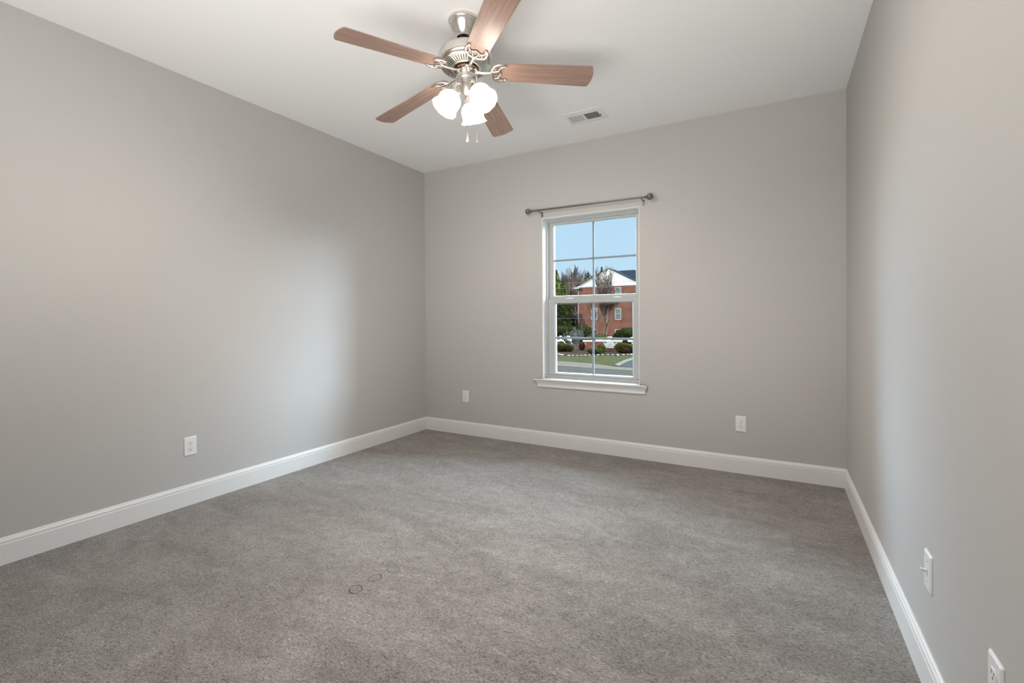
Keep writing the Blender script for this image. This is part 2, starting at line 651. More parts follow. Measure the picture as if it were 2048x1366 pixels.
def align(origin, xa, ya):
    """matrix with local x along xa and y near ya"""
    x = Vector(xa).normalized()
    y = Vector(ya)
    y = (y - x * y.dot(x)).normalized()
    z = x.cross(y)
    m = Matrix.Identity(4)
    for i in range(3):
        m[i][0], m[i][1], m[i][2], m[i][3] = x[i], y[i], z[i], origin[i]
    return m


def zalign(origin, z):
    q = Vector((0, 0, 1)).rotation_difference(Vector(z).normalized())
    return Matrix.Translation(origin) @ q.to_matrix().to_4x4()


# ------------------------------------------------------------------ room shell
XL, XR, YB, YF, H = -3.2365, 0.4107, 3.8724, -0.30, 2.70
TH = 0.16
WX0, WX1, WZ0, WZ1 = -1.866, -0.979, 0.612, 2.076      # window opening

mb = MB().box((XL - 0.05, YF - 1.4, -0.06), (XR + 0.05, YB + 0.02, 0))
struct(mb.build('floor', M['carpet'], smooth=0), 'greige cut-pile carpet with furniture dents', 'carpet')

mb = MB().box((XL - 0.1, YF - 1.4, H), (XR + 0.1, YB + 0.1, H + 0.12))
struct(mb.build('ceiling', M['ceiling'], smooth=0), 'flat white painted ceiling', 'ceiling')

mb = MB().box((XL - 0.12, YF - 1.4, 0), (XL, YB + TH, H))
struct(mb.build('wall_left', M['wall'], smooth=0), 'greige painted left wall', 'wall')
mb = MB().box((XR, YF - 1.4, 0), (XR + 0.12, YB + TH, H))
struct(mb.build('wall_right', M['wall'], smooth=0), 'greige painted right wall with switch', 'wall')


def wall_with_hole(x0, x1, z0, z1, hx0, hx1, hz0, hz1, y0, y1, m):
    b = MB()
    P = [(x0, z0), (x1, z0), (x1, z1), (x0, z1)]
    Q = [(hx0, hz0), (hx1, hz0), (hx1, hz1), (hx0, hz1)]
    vs = [(x, y0, z) for x, z in P + Q] + [(x, y1, z) for x, z in P + Q]
    fs = []
    for i in range(4):
        j = (i + 1) % 4
        fs.append((i, j, 4 + j, 4 + i))
        fs.append((8 + j, 8 + i, 12 + i, 12 + j))
        fs.append((4 + i, 4 + j, 12 + j, 12 + i))
        fs.append((j, i, 8 + i, 8 + j))
    return b.add(vs, fs, m)


wb = wall_with_hole(XL, XR, 0, H, WX0, WX1, WZ0 - 0.02, WZ1, YB, YB + TH, M['wall'])
struct(wb.build('wall_back', smooth=0), 'greige painted back wall around the window', 'wall')
# outer skin of the house wall
wb = wall_with_hole(XL - 2.5, XR + 2.5, -3.0, H + 0.5, WX0 + 0.005, WX1 - 0.005, WZ0 - 0.015, WZ1 - 0.005, YB + TH, YB + TH + 0.02, M['ext'])
struct(wb.build('wall_outside', smooth=0), 'outer siding of the house wall', 'wall')
# rear wall, its opening added for the bounce light, and the hall's end wall
wb = wall_with_hole(XL, XR, 0, H, -2.85, 0.25, 0.001, 2.45, YF - 0.12, YF, M['wall'])
struct(wb.build('wall_rear', smooth=0), 'rear wall behind the camera, wide opening added for the bounce light', 'wall')
mb = MB().box((XL, YF - 1.4, 0), (XR, YF - 1.3, H))
struct(mb.build('wall_hall', M['wall'], smooth=0), 'hall wall behind the camera', 'wall')

# baseboards: flat board, small cap moulding
HB = 0.1287
BP = [(0, 0), (0.0144, 0), (0.0144, 0.098), (0.0128, 0.1005), (0.0128, 0.1035), (0.0135, 0.105), (0.0135, 0.112), (0.0115, 0.118),
      (0.0092, 0.1205), (0.0092, 0.1225), (0.0075, 0.1262), (0.0045, HB), (0, HB)]


def baseboard(name, p0, p1, nrm, m0, m1):
    """profile swept from p0 to p1; nrm points into the room; m0/m1 mitre the ends"""
    p0, p1, nrm = Vector(p0), Vector(p1), Vector(nrm)
    d = (p1 - p0).normalized()
    vs = []
    for p, mi in ((p0, m0), (p1, -m1)):
        for (t, z) in BP:
            vs.append(p + nrm * t + d * (t * mi) + Vector((0, 0, z)))
    n = len(BP)
    fs = [(i, (i + 1) % n, n + (i + 1) % n, n + i) for i in range(n)]
    fs += [tuple(range(n)), tuple(range(2 * n - 1, n - 1, -1))]
    b = MB().add(vs, fs, M['trim'])
    return b.build(name, smooth=25)


struct(baseboard('baseboard_left', (XL, YF, 0), (XL, YB, 0), (1, 0, 0), 0, 1), 'white baseboard along the left wall', 'baseboard')
struct(baseboard('baseboard_back', (XL, YB, 0), (XR, YB, 0), (0, -1, 0), 1, 1), 'white baseboard along the back wall under the window', 'baseboard')
struct(baseboard('baseboard_right', (XR, YF, 0), (XR, YB, 0), (-1, 0, 0), 0, 1), 'white baseboard along the right wall', 'baseboard')

# ------------------------------------------------------------------ window
win = struct(empty('window_1', ((WX0 + WX1) / 2, YB, WZ0)), 'white vinyl double sash window with grilles and wooden sill', 'window')
wo_ = Vector(win.location)


def wpart(b, name, mt, bevel=0.0, parent=win, smooth=40, seg=2):
    b.v = [tuple(Vector(v) - wo_) for v in b.v]
    return b.build(name, mt, parent, bevel=bevel, smooth=smooth, seg=seg)


def frame_ring(b, x0, x1, z0, z1, w, y0, y1, wz0=None, wz1=None, m=None):
    wz0 = w if wz0 is None else wz0
    wz1 = w if wz1 is None else wz1
    P = [(x0, z0), (x1, z0), (x1, z1), (x0, z1)]
    Q = [(x0 + w, z0 + wz0), (x1 - w, z0 + wz0), (x1 - w, z1 - wz1), (x0 + w, z1 - wz1)]
    vs = [(x, y0, z) for x, z in P + Q] + [(x, y1, z) for x, z in P + Q]
    fs = []
    for i in range(4):
        j = (i + 1) % 4
        fs += [(i, j, 4 + j, 4 + i), (8 + j, 8 + i, 12 + i, 12 + j), (4 + i, 4 + j, 12 + j, 12 + i), (j, i, 8 + i, 8 + j)]
    b.add(vs, fs, m)
    return b


# jamb liner returning into the wall, with its rounded front edge a hair proud of the paint
b = MB()
poly = [(WX0, WZ0), (WX0, WZ1), (WX1, WZ1), (WX1, WZ0), (WX1 - 0.008, WZ0), (WX1 - 0.008, WZ1 - 0.008), (WX0 + 0.008, WZ1 - 0.008), (WX0 + 0.008, WZ0)]
b.prism(poly, -(YB + 0.072), -(YB - 0.004), mx=Matrix.Rotation(R(90), 4, 'X'))
wpart(b, 'jamb', M['trim'], 0.003)
# vinyl main frame
b = MB()
frame_ring(b, WX0 + 0.008, WX1 - 0.008, WZ0 - 0.018, WZ1 - 0.008, 0.0145, YB + 0.070, YB + 0.158, 0.046, 0.012)
frame_ring(b, WX0 + 0.0215, WX1 - 0.0215, WZ0 + 0.027, WZ1 - 0.019, 0.0135, YB + 0.110, YB + 0.157, 0.006, 0.010)
b.box((WX0 + 0.021, YB + 0.086, WZ1 - 0.031), (WX1 - 0.021, YB + 0.112, WZ1 - 0.019))
b.box((WX0 + 0.010, YB + 0.0705, WZ0 - 0.01), (WX1 - 0.010, YB + 0.0635, WZ0 + 0.010))
wpart(b, 'window_frame', M['vinyl'], 0.0015)


def sash(name, x0, x1, z0, z1, gx0, gx1, gz0, gz1, y0, y1, yg, mz, bv):
    b = MB()
    P = [(x0, z0), (x1, z0), (x1, z1), (x0, z1)]
    Q = [(gx0 - bv, gz0 - bv * 0.6), (gx1 + bv, gz0 - bv * 0.6), (gx1 + bv, gz1 + bv * 0.6), (gx0 - bv, gz1 + bv * 0.6)]
    G = [(gx0, gz0), (gx1, gz0), (gx1, gz1), (gx0, gz1)]
    vs = [(x, y0, z) for x, z in P] + [(x, y0, z) for x, z in Q] + [(x, yg - 0.002, z) for x, z in G] + \
         [(x, y1, z) for x, z in G] + [(x, y1, z) for x, z in P]
    fs = []
    for i in range(4):
        j = (i + 1) % 4
        for k in range(4):
            fs.append((4 * k + i, 4 * k + j, 4 * k + 4 + j, 4 * k + 4 + i))
        fs.append((16 + i, 16 + j, j, i))
    b.add(vs, fs)
    s = wpart(b, name, M['vinyl'], 0.0012)
    g = MB()
    cx = (gx0 + gx1) / 2
    g.box((cx - 0.0095, yg + 0.004, gz0), (cx + 0.0095, yg + 0.009, gz1))
    g.box((gx0, yg + 0.0042, mz - 0.0095), (cx - 0.0094, yg + 0.0088, mz + 0.0095))
    g.box((cx + 0.0094, yg + 0.0042, mz - 0.0095), (gx1, yg + 0.0088, mz + 0.0095))
    wpart(g, 'grille', M['grid'], 0.001, parent=s)
    p = MB().box((gx0 - 0.004, yg, gz0 - 0.004), (gx1 + 0.004, yg + 0.003, gz1 + 0.004))
    wpart(p, 'glass_pane', M['glass'], parent=s, smooth=0)
    return s


lower = sash('lower_sash', -1.8425, -1.0035, 0.642, 1.337, -1.7705, -1.0635, 0.665, 1.2962, YB + 0.076, YB + 0.108, YB + 0.092, 0.982, 0.011)
upper = sash('upper_sash', -1.8320, -1.0130, 1.330, 2.058, -1.8000, -1.0430, 1.3695, 2.0220, YB + 0.112, YB + 0.146, YB + 0.126, 1.696, 0.005)
for px_ in (-1.632, -1.195):
    k = MB()
    n_ = 14
    poly = [(0.036 * cos(pi * i / n_), 0.012 * sin(pi * i / n_)) for i in range(n_ + 1)]
    k.prism(poly, -0.011, 0.011, mx=Matrix.Translation((px_, YB + 0.094, 1.3365)) @ Matrix.Rotation(R(90), 4, 'X'))
    wpart(k, 'sash_lock', M['plate'], 0.0012, parent=lower)
# stool with rounded nose and the crown-shaped apron under it
b = MB()
prof = [(YB + 0.075, 0.592), (YB + 0.075, 0.612), (YB - 0.026, 0.612), (YB - 0.032, 0.6105), (YB - 0.036, 0.606), (YB - 0.036, 0.601),
        (YB - 0.033, 0.5965), (YB - 0.027, 0.594), (YB - 0.004, 0.592)]
n_ = len(prof)
X0, X1 = -1.944, -0.921
vs = [(X0 if y < YB else WX0 + 0.001, y, z) for y, z in prof] + [(X1 if y < YB else WX1 - 0.001, y, z) for y, z in prof]
b.add(vs, [(i, (i + 1) % n_, n_ + (i + 1) % n_, n_ + i) for i in range(n_)] + [tuple(range(n_)), tuple(range(2 * n_ - 1, n_ - 1, -1))])
b.box((X0, YB - 0.027, 0.594), (WX0 + 0.002, YB, 0.612))
b.box((WX1 - 0.002, YB - 0.027, 0.594), (X1, YB, 0.612))
wpart(b, 'stool', M['trim'], 0.0008)
b = MB()
prof = [(0.0, 0.594), (-0.026, 0.594), (-0.026, 0.588), (-0.022, 0.583), (-0.016, 0.572), (-0.013, 0.560), (-0.012, 0.552), (-0.0145, 0.548), (-0.0145, 0.540), (-0.012, 0.5355), (0.0, 0.5355)]
n_ = len(prof)
vs = [(-1.9145 - (-dy - 0.0145) * 1.3, YB + dy, z) for dy, z in prof] + [(-0.9335 + (-dy - 0.0145) * 1.3, YB + dy, z) for dy, z in prof]
b.add(vs, [(i, (i + 1) % n_, n_ + (i + 1) % n_, n_ + i) for i in range(n_)] + [tuple(range(n_)), tuple(range(2 * n_ - 1, n_ - 1, -1))])
wpart(b, 'apron', M['trim'], smooth=30)

# ------------------------------------------------------------------ curtain rod
RY = YB - 0.070
rod = tag(empty('curtain_rod', (-1.4, YB, 2.12)), 'dark pewter curtain rod with ball finials mounted above the window', 'curtain rod')
ro = Vector(rod.location)


def rz_(x):
    return 2.1335 + (x + 1.95) / (-0.90 + 1.95) * (-0.008)


b = MB().tube([(-1.935, RY, rz_(-1.935)), (-1.36, RY, rz_(-1.36))], 0.0082, 16)
b.tube([(-1.37, RY, rz_(-1.37)), (-0.917, RY, rz_(-0.917))], 0.0066, 16)
b.v = [tuple(Vector(v) - ro) for v in b.v]
b.build('rod', M['rod'], rod)
for x, sgn in ((-1.935, -1), (-0.917, 1)):
    prof = [(0.0085, -0.004), (0.0115, -0.002), (0.0115, 0.002), (0.006, 0.004), (0.0045, 0.010), (0.006, 0.015)]
    N = 14
    for i in range(N + 1):
        a = R(25) + (pi - R(25)) * i / N
        r = 0.0258 * sin(a)
        prof.append((max(r, 0.0006), 0.037 - 0.0258 * cos(a)))
    f = MB()
    seg = 40
    # ribbed ball
    vs, fs = [], []
    for j, (r, z) in enumerate(prof):
        for i in range(seg):
            a = 2 * pi * i / seg
            q = r * (1 + (0.05 * cos(10 * a) if j > 7 else 0))
            vs.append((q * cos(a), q * sin(a), z))
    n = len(prof)
    for j in range(n - 1):
        for i in range(seg):
            k = (i + 1) % seg
            fs.append((j * seg + i, j * seg + k, (j + 1) * seg + k, (j + 1) * seg + i))
    fs.append(tuple(range(seg - 1, -1, -1)))
    fs.append(tuple((n - 1) * seg + i for i in range(seg)))
    f.add(vs, fs, None, zalign(Vector((x, RY, rz_(x))) - ro, (sgn, 0, 0)))
    f.build('finial', M['rod'], rod)
for x in (-1.862, -0.9455):
    k = MB()
    z = rz_(x)
    k.box((x - 0.0085, YB - 0.003, z - 0.050), (x + 0.0085, YB, z - 0.004))            # wall plate
    k.tube([(x, YB - 0.002, z - 0.014), (x, YB - 0.03, z - 0.014), (x, RY + 0.012, z - 0.016), (x, RY, z - 0.0125)], 0.0045, 8, flat=0.6)
    arc = [(x, RY + 0.0105 * cos(R(a)), z + 0.0105 * sin(R(a))) for a in range(-200, 25, 15)]
    k.tube(arc, 0.0035, 8)
    k.tube([(x, RY - 0.009, z - 0.003), (x, RY - 0.016, z - 0.006)], 0.003, 8)        # set screw
    k.v = [tuple(Vector(v) - ro) for v in k.v]
    k.build('bracket', M['rod'], rod)

# ------------------------------------------------------------------ outlets and switch (built facing -y, origin on the wall)
def round_rect(w, h, r, n=5):
    pts = []
    for cx, cz, a0 in ((w / 2 - r, h / 2 - r, 0), (-w / 2 + r, h / 2 - r, 90), (-w / 2 + r, -h / 2 + r, 180), (w / 2 - r, -h / 2 + r, 270)):
        for i in range(n + 1):
            a = R(a0 + 90 * i / n)
            pts.append((cx + r * cos(a), cz + r * sin(a)))
    return pts


FX = Matrix.Rotation(R(90), 4, 'X')     # prism z -> -y


def plate_mesh(w, h):
    b = MB()
    out = round_rect(w, h, 0.003)
    inn = round_rect(w - 0.009, h - 0.009, 0.003)
    n = len(out)
    vs = [(x, 0, z) for x, z in out] + [(x, -0.0025, z) for x, z in out] + [(x, -0.0062, z) for x, z in inn]
    fs = [(i, (i + 1) % n, n + (i + 1) % n, n + i) for i in range(n)] + [(n + i, n + (i + 1) % n, 2 * n + (i + 1) % n, 2 * n + i) for i in range(n)]
    fs += [tuple(range(n)), tuple(range(3 * n - 1, 2 * n - 1, -1))]
    return b.add(vs, fs)


def outlet(loc, rz, label):
    o = tag(empty('electrical_outlet', loc, rz), label, 'outlet', None)
    plate_mesh(0.0735, 0.1175).build('cover_plate', M['plate'], o, smooth=20)
    for zc in (0.0195, -0.0195):
        f = MB()
        pts = []
        for i in range(32):
            a = 2 * pi * i / 32
            x, z = 0.0172 * cos(a), 0.0172 * sin(a)
            pts.append((x, max(-0.0142, min(0.0142, z))))
        f.prism(pts, 0.004, 0.0082, mx=FX)
        fo = f.build('receptacle', M['plate'], o, loc=(0, 0, zc), smooth=20, bevel=0.0005)
        s = MB()
        s.box((-0.0078, -0.0085, 0.0005), (-0.0052, -0.0079, 0.0095))
        s.box((0.0052, -0.0085, 0.0015), (0.0076, -0.0079, 0.0085))
        gp = [(0.0026 * cos(R(a)), -0.0065 + 0.0026 * sin(R(a))) for a in range(0, 181, 20)] + [(-0.0026, -0.0092), (0.0026, -0.0092)]
        s.prism(gp, 0.0079, 0.0085, mx=FX)
        s.build('slots', M['slot'], fo, smooth=0)
    MB().lathe([(0.003, 0.004), (0.003, 0.0072), (0.002, 0.0079)], 16, mx=FX).build('screw', M['screw'], o)
    return o


outlet((XL, 1.579, 0.369), R(90), 'white duplex outlet low on the left wall')
outlet((-2.723, YB, 0.383), 0, 'small white outlet on the back wall, left of the window near the corner')
outlet((-0.233, YB, 0.367), 0, 'white outlet on the back wall, right of the window')
outlet((XR, 1.379, 0.371), R(-90), 'white outlet on the right wall, cut off by the bottom edge')

sw = tag(empty('light_switch', (XR, 1.895, 0.371), R(-90)), 'white toggle switch low on the right wall, its lever sticking out', 'switch')
plate_mesh(0.0735, 0.1175).build('cover_plate', M['plate'], sw, smooth=20)
k = MB().box((-0.0052, -0.0075, -0.012), (0.0052, -0.005, 0.012))
k.build('toggle_slot', M['plate'], sw, smooth=0, bevel=0.0006)
k = MB()
poly = [(-0.0065, -0.0055), (-0.0065, 0.005), (-0.0125, 0.0062), (-0.0225, 0.0072), (-0.0228, 0.0012), (-0.013, -0.0012)]
vs = [(-0.0042, y, z) for y, z in poly] + [(0.0042, y, z) for y, z in poly]
n_ = len(poly)
k.add(vs, [(i, (i + 1) % n_, n_ + (i + 1) % n_, n_ + i) for i in range(n_)] + [tuple(range(n_)), tuple(range(2 * n_ - 1, n_ - 1, -1))])
k.build('toggle', M['plate'], sw, smooth=30, bevel=0.0008)
for z in (0.0302, -0.0302):
    MB().lathe([(0.003, 0.005), (0.003, 0.0068), (0.002, 0.0075)], 16, mx=FX).build('screw', M['screw'], sw, loc=(0, 0, z))

# ------------------------------------------------------------------ ceiling register
vent = tag(empty('ceiling_vent', (-1.270, 3.406, H)), 'white metal air register with two louver banks set in the ceiling', 'vent')
b = MB()
VW, VD = 0.300, 0.222
o_ = [(-VW / 2, -VD / 2), (VW / 2, -VD / 2), (VW / 2, VD / 2), (-VW / 2, VD / 2)]
i_ = [(-VW / 2 + 0.022, -VD / 2 + 0.028), (VW / 2 - 0.022, -VD / 2 + 0.028), (VW / 2 - 0.022, VD / 2 - 0.028), (-VW / 2 + 0.022, VD / 2 - 0.028)]
h_ = [(-0.116, -0.060), (0.116, -0.060), (0.116, 0.060), (-0.116, 0.060)]
vs = [(x, y, 0) for x, y in o_] + [(x, y, -0.003) for x, y in o_] + [(x, y, -0.009) for x, y in i_] + [(x, y, -0.009) for x, y in h_] + [(x, y, 0) for x, y in h_]
fs = []
for i in range(4):
    j = (i + 1) % 4
    for q in range(4):
        fs.append((4 * q + i, 4 * q + j, 4 * q + 4 + j, 4 * q + 4 + i))
b.add(vs, fs)
b.box((-0.007, -0.060, -0.009), (0.005, 0.060, -0.002))
b.build('register_frame', M['vent'], vent, smooth=20)
b = MB()
for bank, tilt in ((-1, -32), (1, 32)):
    for i in range(9):
        x = bank * 0.0145 + bank * i * 0.0118 + (-0.001)
        if abs(x) > 0.112:
            continue
        mx = Matrix.Translation((x, 0, -0.0055)) @ Matrix.Rotation(R(tilt), 4, 'Y')
        b.box((-0.0034, -0.060, -0.0004), (0.0034, 0.060, 0.0004), mx=mx)
b.build('louvers', M['vent'], vent, smooth=0)
MB().box((-0.116, -0.060, -0.0012), (0.116, 0.060, -0.0004)).build('duct_opening', M['duct'], vent, smooth=0)
MB().box((0.121, -0.006, -0.016), (0.1235, 0.009, -0.008)).build('damper_lever', M['slot'], vent, smooth=0)

# ------------------------------------------------------------------ ceiling fan
FT = Vector((-1.400, 1.996, H))
fan = tag(empty('ceiling_fan', FT), 'brushed nickel ceiling fan with five walnut blades and lit three-shade light kit', 'ceiling fan')
FTX, FTY = 0.0835, -0.0424
AX = Vector((FTX, FTY, -1.0)).normalized()
BALL = Vector((0, 0, -0.04))
AXM = zalign(BALL, AX)                  # local +z runs down the fan's axis from the hanger ball


def fpart(b, name, mt, mx=None, parent=fan, **k):
    return b.build(name, mt, parent, mxl=mx, **k)


def down(prof):
    return [(r, -z) for r, z in prof]


# canopy hugs the ceiling, bell shaped
b = MB().lathe([(0.0, 0.0), (0.0795, 0.0), (0.0800, -0.004), (0.0795, -0.016), (0.0765, -0.0185), (0.0758, -0.022), (0.0715, -0.031), (0.0660, -0.043), (0.0570, -0.055),
                (0.0480, -0.067), (0.0415, -0.078), (0.0380, -0.087), (0.0368, -0.091), (0.034, -0.091), (0.034, -0.074), (0.03, -0.06), (0.0, -0.058)], 64, cap=False)
fpart(b, 'canopy', M['nickel'])
b = MB().ball((0, 0, 0), 0.033, 32, 16)
b.lathe([(0.030, 0.010), (0.030, 0.036), (0.020, 0.044), (0.0135, 0.046), (0.0135, 0.100), (0.024, 0.102), (0.024, 0.116), (0.0135, 0.120)], 32)
fpart(b, 'hanger_coupling', M['bronze'], AXM)
# motor housing: s measured from the ball
b = MB().lathe([(0.0, 0.1200), (0.026, 0.1200), (0.034, 0.1230), (0.085, 0.1280), (0.115, 0.1340), (0.129, 0.1410), (0.1355, 0.1500), (0.1372, 0.1620), (0.1372, 0.1840), (0.1350, 0.1940),
                (0.129, 0.2010), (0.1235, 0.2040), (0.1235, 0.2070), (0.1185, 0.2095), (0.1135, 0.2095), (0.111, 0.2070), (0.0, 0.2070)], 72, cap=False)
fpart(b, 'motor_housing', M['nickel'], AXM)
b = MB()
b.lathe([(0.113, 0.2045), (0.064, 0.2185), (0.0, 0.2185)], 72, M['duct'], cap=False)
for i in range(48):
    a = 2 * pi * (i + 0.5) / 48
    mx = Matrix.Rotation(a, 4, 'Z')
    v = [(0.112, -0.0043, 0.2055), (0.112, 0.0043, 0.2055), (0.071, 0.0029, 0.2182), (0.071, -0.0029, 0.2182),
         (0.112, -0.0043, 0.2095), (0.112, 0.0043, 0.2095), (0.071, 0.0029, 0.2215), (0.071, -0.0029, 0.2215)]
    b.add(v, [(0, 1, 2, 3), (4, 7, 6, 5), (0, 4, 5, 1), (1, 5, 6, 2), (2, 6, 7, 3), (3, 7, 4, 0)], M['nickel'], mx)
b.lathe([(0.1135, 0.2050), (0.1135, 0.2105), (0.1085, 0.2115), (0.107, 0.2075)], 72, M['nickel'], cap=False)
b.lathe([(0.076, 0.2175), (0.0755, 0.2225), (0.070, 0.2245), (0.066, 0.2245), (0.066, 0.2160)], 72, M['nickel'], cap=False)
fpart(b, 'vent_ring', None, AXM)
b = MB().lathe([(0.0, 0.2120), (0.058, 0.2120), (0.060, 0.2160), (0.060, 0.2310), (0.056, 0.2350), (0.0, 0.2350)], 48, cap=False)
fpart(b, 'flywheel', M['bronze'], AXM)
b = MB().lathe([(0.0, 0.220), (0.044, 0.220), (0.047, 0.226), (0.047, 0.234), (0.0505, 0.238), (0.0508, 0.242), (0.0508, 0.262), (0.0515, 0.2635), (0.0515, 0.266), (0.0508, 0.2675),
                (0.0508, 0.276), (0.048, 0.283), (0.0445, 0.286), (0.0435, 0.290), (0.0405, 0.305), (0.034, 0.325), (0.027, 0.342), (0.0205, 0.353), (0.015, 0.359), (0.0115, 0.363),
                (0.0105, 0.369), (0.0115, 0.376), (0.0145, 0.388), (0.0185, 0.400), (0.0188, 0.4035), (0.012, 0.4055), (0.0, 0.4055)], 56, cap=False)
fpart(b, 'switch_housing', M['nickel'], AXM)

# blades and their irons
HUB = Vector((-1.3795, 1.9871, 2.4301)) - FT
TAU, PHI = -0.2043, 0.5579
PER = [(0.0378, -0.0537, 0.016), (-0.011, -0.0624, 0.0389), (-0.0254, -0.0683, -0.0107), (-0.0252, -0.0652, -0.0065), (0.0238, -0.0202, -0.0377)]


def blade_outline():
    R0, RC, W0, W1, RT = 0.128, 0.636, 0.0580, 0.0697, 0.656
    up = []
    for i in range(9):                       # rounded root
        a = pi / 2 * i / 8
        up.append((R0 + 0.042 * (1 - cos(a)) ** 1.0, W0 * 0.93 * sin(a) ** 0.85))
    up.append((0.20, W0 * 0.985))
    up.append((0.30, W0 + 0.002))
    up.append((0.631, W1))
    up.append((0.636, W1 - 0.0010))
    up.append((0.6388, W1 - 0.0025))
    for i in range(1, 8):                    # shallow tip arc
        t = i / 8
        y = (W1 - 0.0055) * (1 - t)
        up.append((0.640 + (RT - 0.640) * (1 - (y / W1) ** 2), y))
    up.append((RT, 0))
    lo = [(x, -y) for x, y in up[1:-1]][::-1]
    return up + lo


def crv(P, k=4):
    """Catmull-Rom through the points"""
    P = [Vector(p) for p in P]
    Q = [P[0]] + P + [P[-1]]
    out = []
    for i in range(1, len(Q) - 2):
        for j in range(k):
            t = j / k
            a, b_, c, d = Q[i - 1], Q[i], Q[i + 1], Q[i + 2]
            out.append(0.5 * ((2 * b_) + (c - a) * t + (2 * a - 5 * b_ + 4 * c - d) * t * t + (3 * b_ - a - 3 * c + d) * t ** 3))
    return out + [P[-1]]


class Iron(MB):
    def tube(s, pts, rad, seg=10, **kw):
        n = len(pts)
        if isinstance(rad, (list, tuple)):
            rr = []
            for i in range(n - 1):
                rr += [rad[i] + (rad[i + 1] - rad[i]) * j / 4 for j in range(4)]
            rad = rr + [rad[-1]]
        return MB.tube(s, crv(pts), rad, max(seg, 10), **kw)


def iron_mesh():
    g = Iron()
    # arm from the flywheel, stepping down under the blade
    g.tube([(0.038, 0, -0.006), (0.070, 0, -0.008), (0.100, 0, -0.010), (0.130, 0, -0.0105), (0.158, 0, -0.0095), (0.168, 0, -0.008)],
           [0.012, 0.0098, 0.0085, 0.0082, 0.0095, 0.007], 10, flat=0.6)
    g.tube([(0.028, 0.024, -0.005), (0.050, 0.016, -0.007), (0.066, 0.005, -0.008)], 0.0055, 8, flat=0.6)
    g.tube([(0.028, -0.024, -0.005), (0.050, -0.016, -0.007), (0.066, -0.005, -0.008)], 0.0055, 8, flat=0.6)
    for s in (1, -1):
        # outer crescent following the root
        pts = [(0.160 + 0.040 * (1 - cos(R(a))), s * 0.052 * sin(R(a)), -0.0075) for a in range(0, 91, 9)]
        pts += [(0.212, s * 0.0520, -0.0075), (0.226, s * 0.0495, -0.0075), (0.2345, s * 0.0455, -0.0078)]
        g.tube(pts, [0.0066] * (len(pts) - 2) + [0.0055, 0.0036], 8, flat=0.7)
        # scroll tip
        g.tube([(0.2345, s * 0.0455, -0.0078), (0.236, s * 0.0405, -0.0078), (0.231, s * 0.0385, -0.0078), (0.2275, s * 0.0415, -0.0078)], 0.0034, 8)
        # wavy inner rib
        g.tube([(0.229, s * 0.0425, -0.0078), (0.216, s * 0.040, -0.0078), (0.2045, s * 0.034, -0.0078), (0.199, s * 0.025, -0.0078), (0.200, s * 0.016, -0.0078),
                (0.206, s * 0.0085, -0.0078), (0.2095, 0, -0.0078)], 0.0044, 8)
        # spokes
        g.tube([(0.163, 0, -0.0078), (0.176, s * 0.010, -0.0078), (0.190, s * 0.013, -0.0078), (0.200, s * 0.0165, -0.0078)], 0.0040, 8)
        g.tube([(0.178, s * 0.036, -0.0078), (0.188, s * 0.033, -0.0078), (0.2015, s * 0.0305, -0.0078)], 0.0034, 8)
        g.lathe([(0.0045, -0.010), (0.0045, -0.006)], 12, mx=Matrix.Translation((0.186, s * 0.0225, 0)))
    g.lathe([(0.0045, -0.010), (0.0045, -0.006)], 12, mx=Matrix.Translation((0.193, 0, 0)))
    IRS = -0.032      # plate sits at the blade root, near the flywheel
    g.v = [(x + (IRS if x > 0.12 else IRS * max(0.0, (x - 0.05) / 0.07)), y, z) for x, y, z in g.v]
    return g


for k in range(5):
    da, dz, dt = PER[k]
    a = PHI + R(72) * k + da
    ee = Vector((cos(a), sin(a)))
    tt = Vector((-sin(a), cos(a)))
    X = Vector((ee.x, ee.y, dz + FTX * ee.x + FTY * ee.y))
    tau = TAU + dt
    Y = Vector((tt.x * cos(tau), tt.y * cos(tau), sin(tau) + (FTX * tt.x + FTY * tt.y) * cos(tau)))
    mx = align(HUB, X, Y)
    if k == 0:
        b0 = MB().prism(blade_outline(), -0.003, 0.003)
        bl = b0.build('fan_blade', M['blade'], fan, mxl=mx, bevel=0.0015, smooth=30)
        bmesh_data = bl.data
        ir = iron_mesh().build('blade_iron', M['nickel'], fan, mxl=mx)
        imesh = ir.data
    else:
        bl = bpy.data.objects.new('fan_blade', bmesh_data)
        COL.objects.link(bl)
        bl.parent = fan
        bl.matrix_local = mx
        bv = bl.modifiers.new('bevel', 'BEVEL')
        bv.width, bv.segments, bv.limit_method, bv.angle_limit = 0.0015, 2, 'ANGLE', R(40)
        ir = bpy.data.objects.new('blade_iron', imesh)
        COL.objects.link(ir)
        ir.parent = fan
        ir.matrix_local = mx

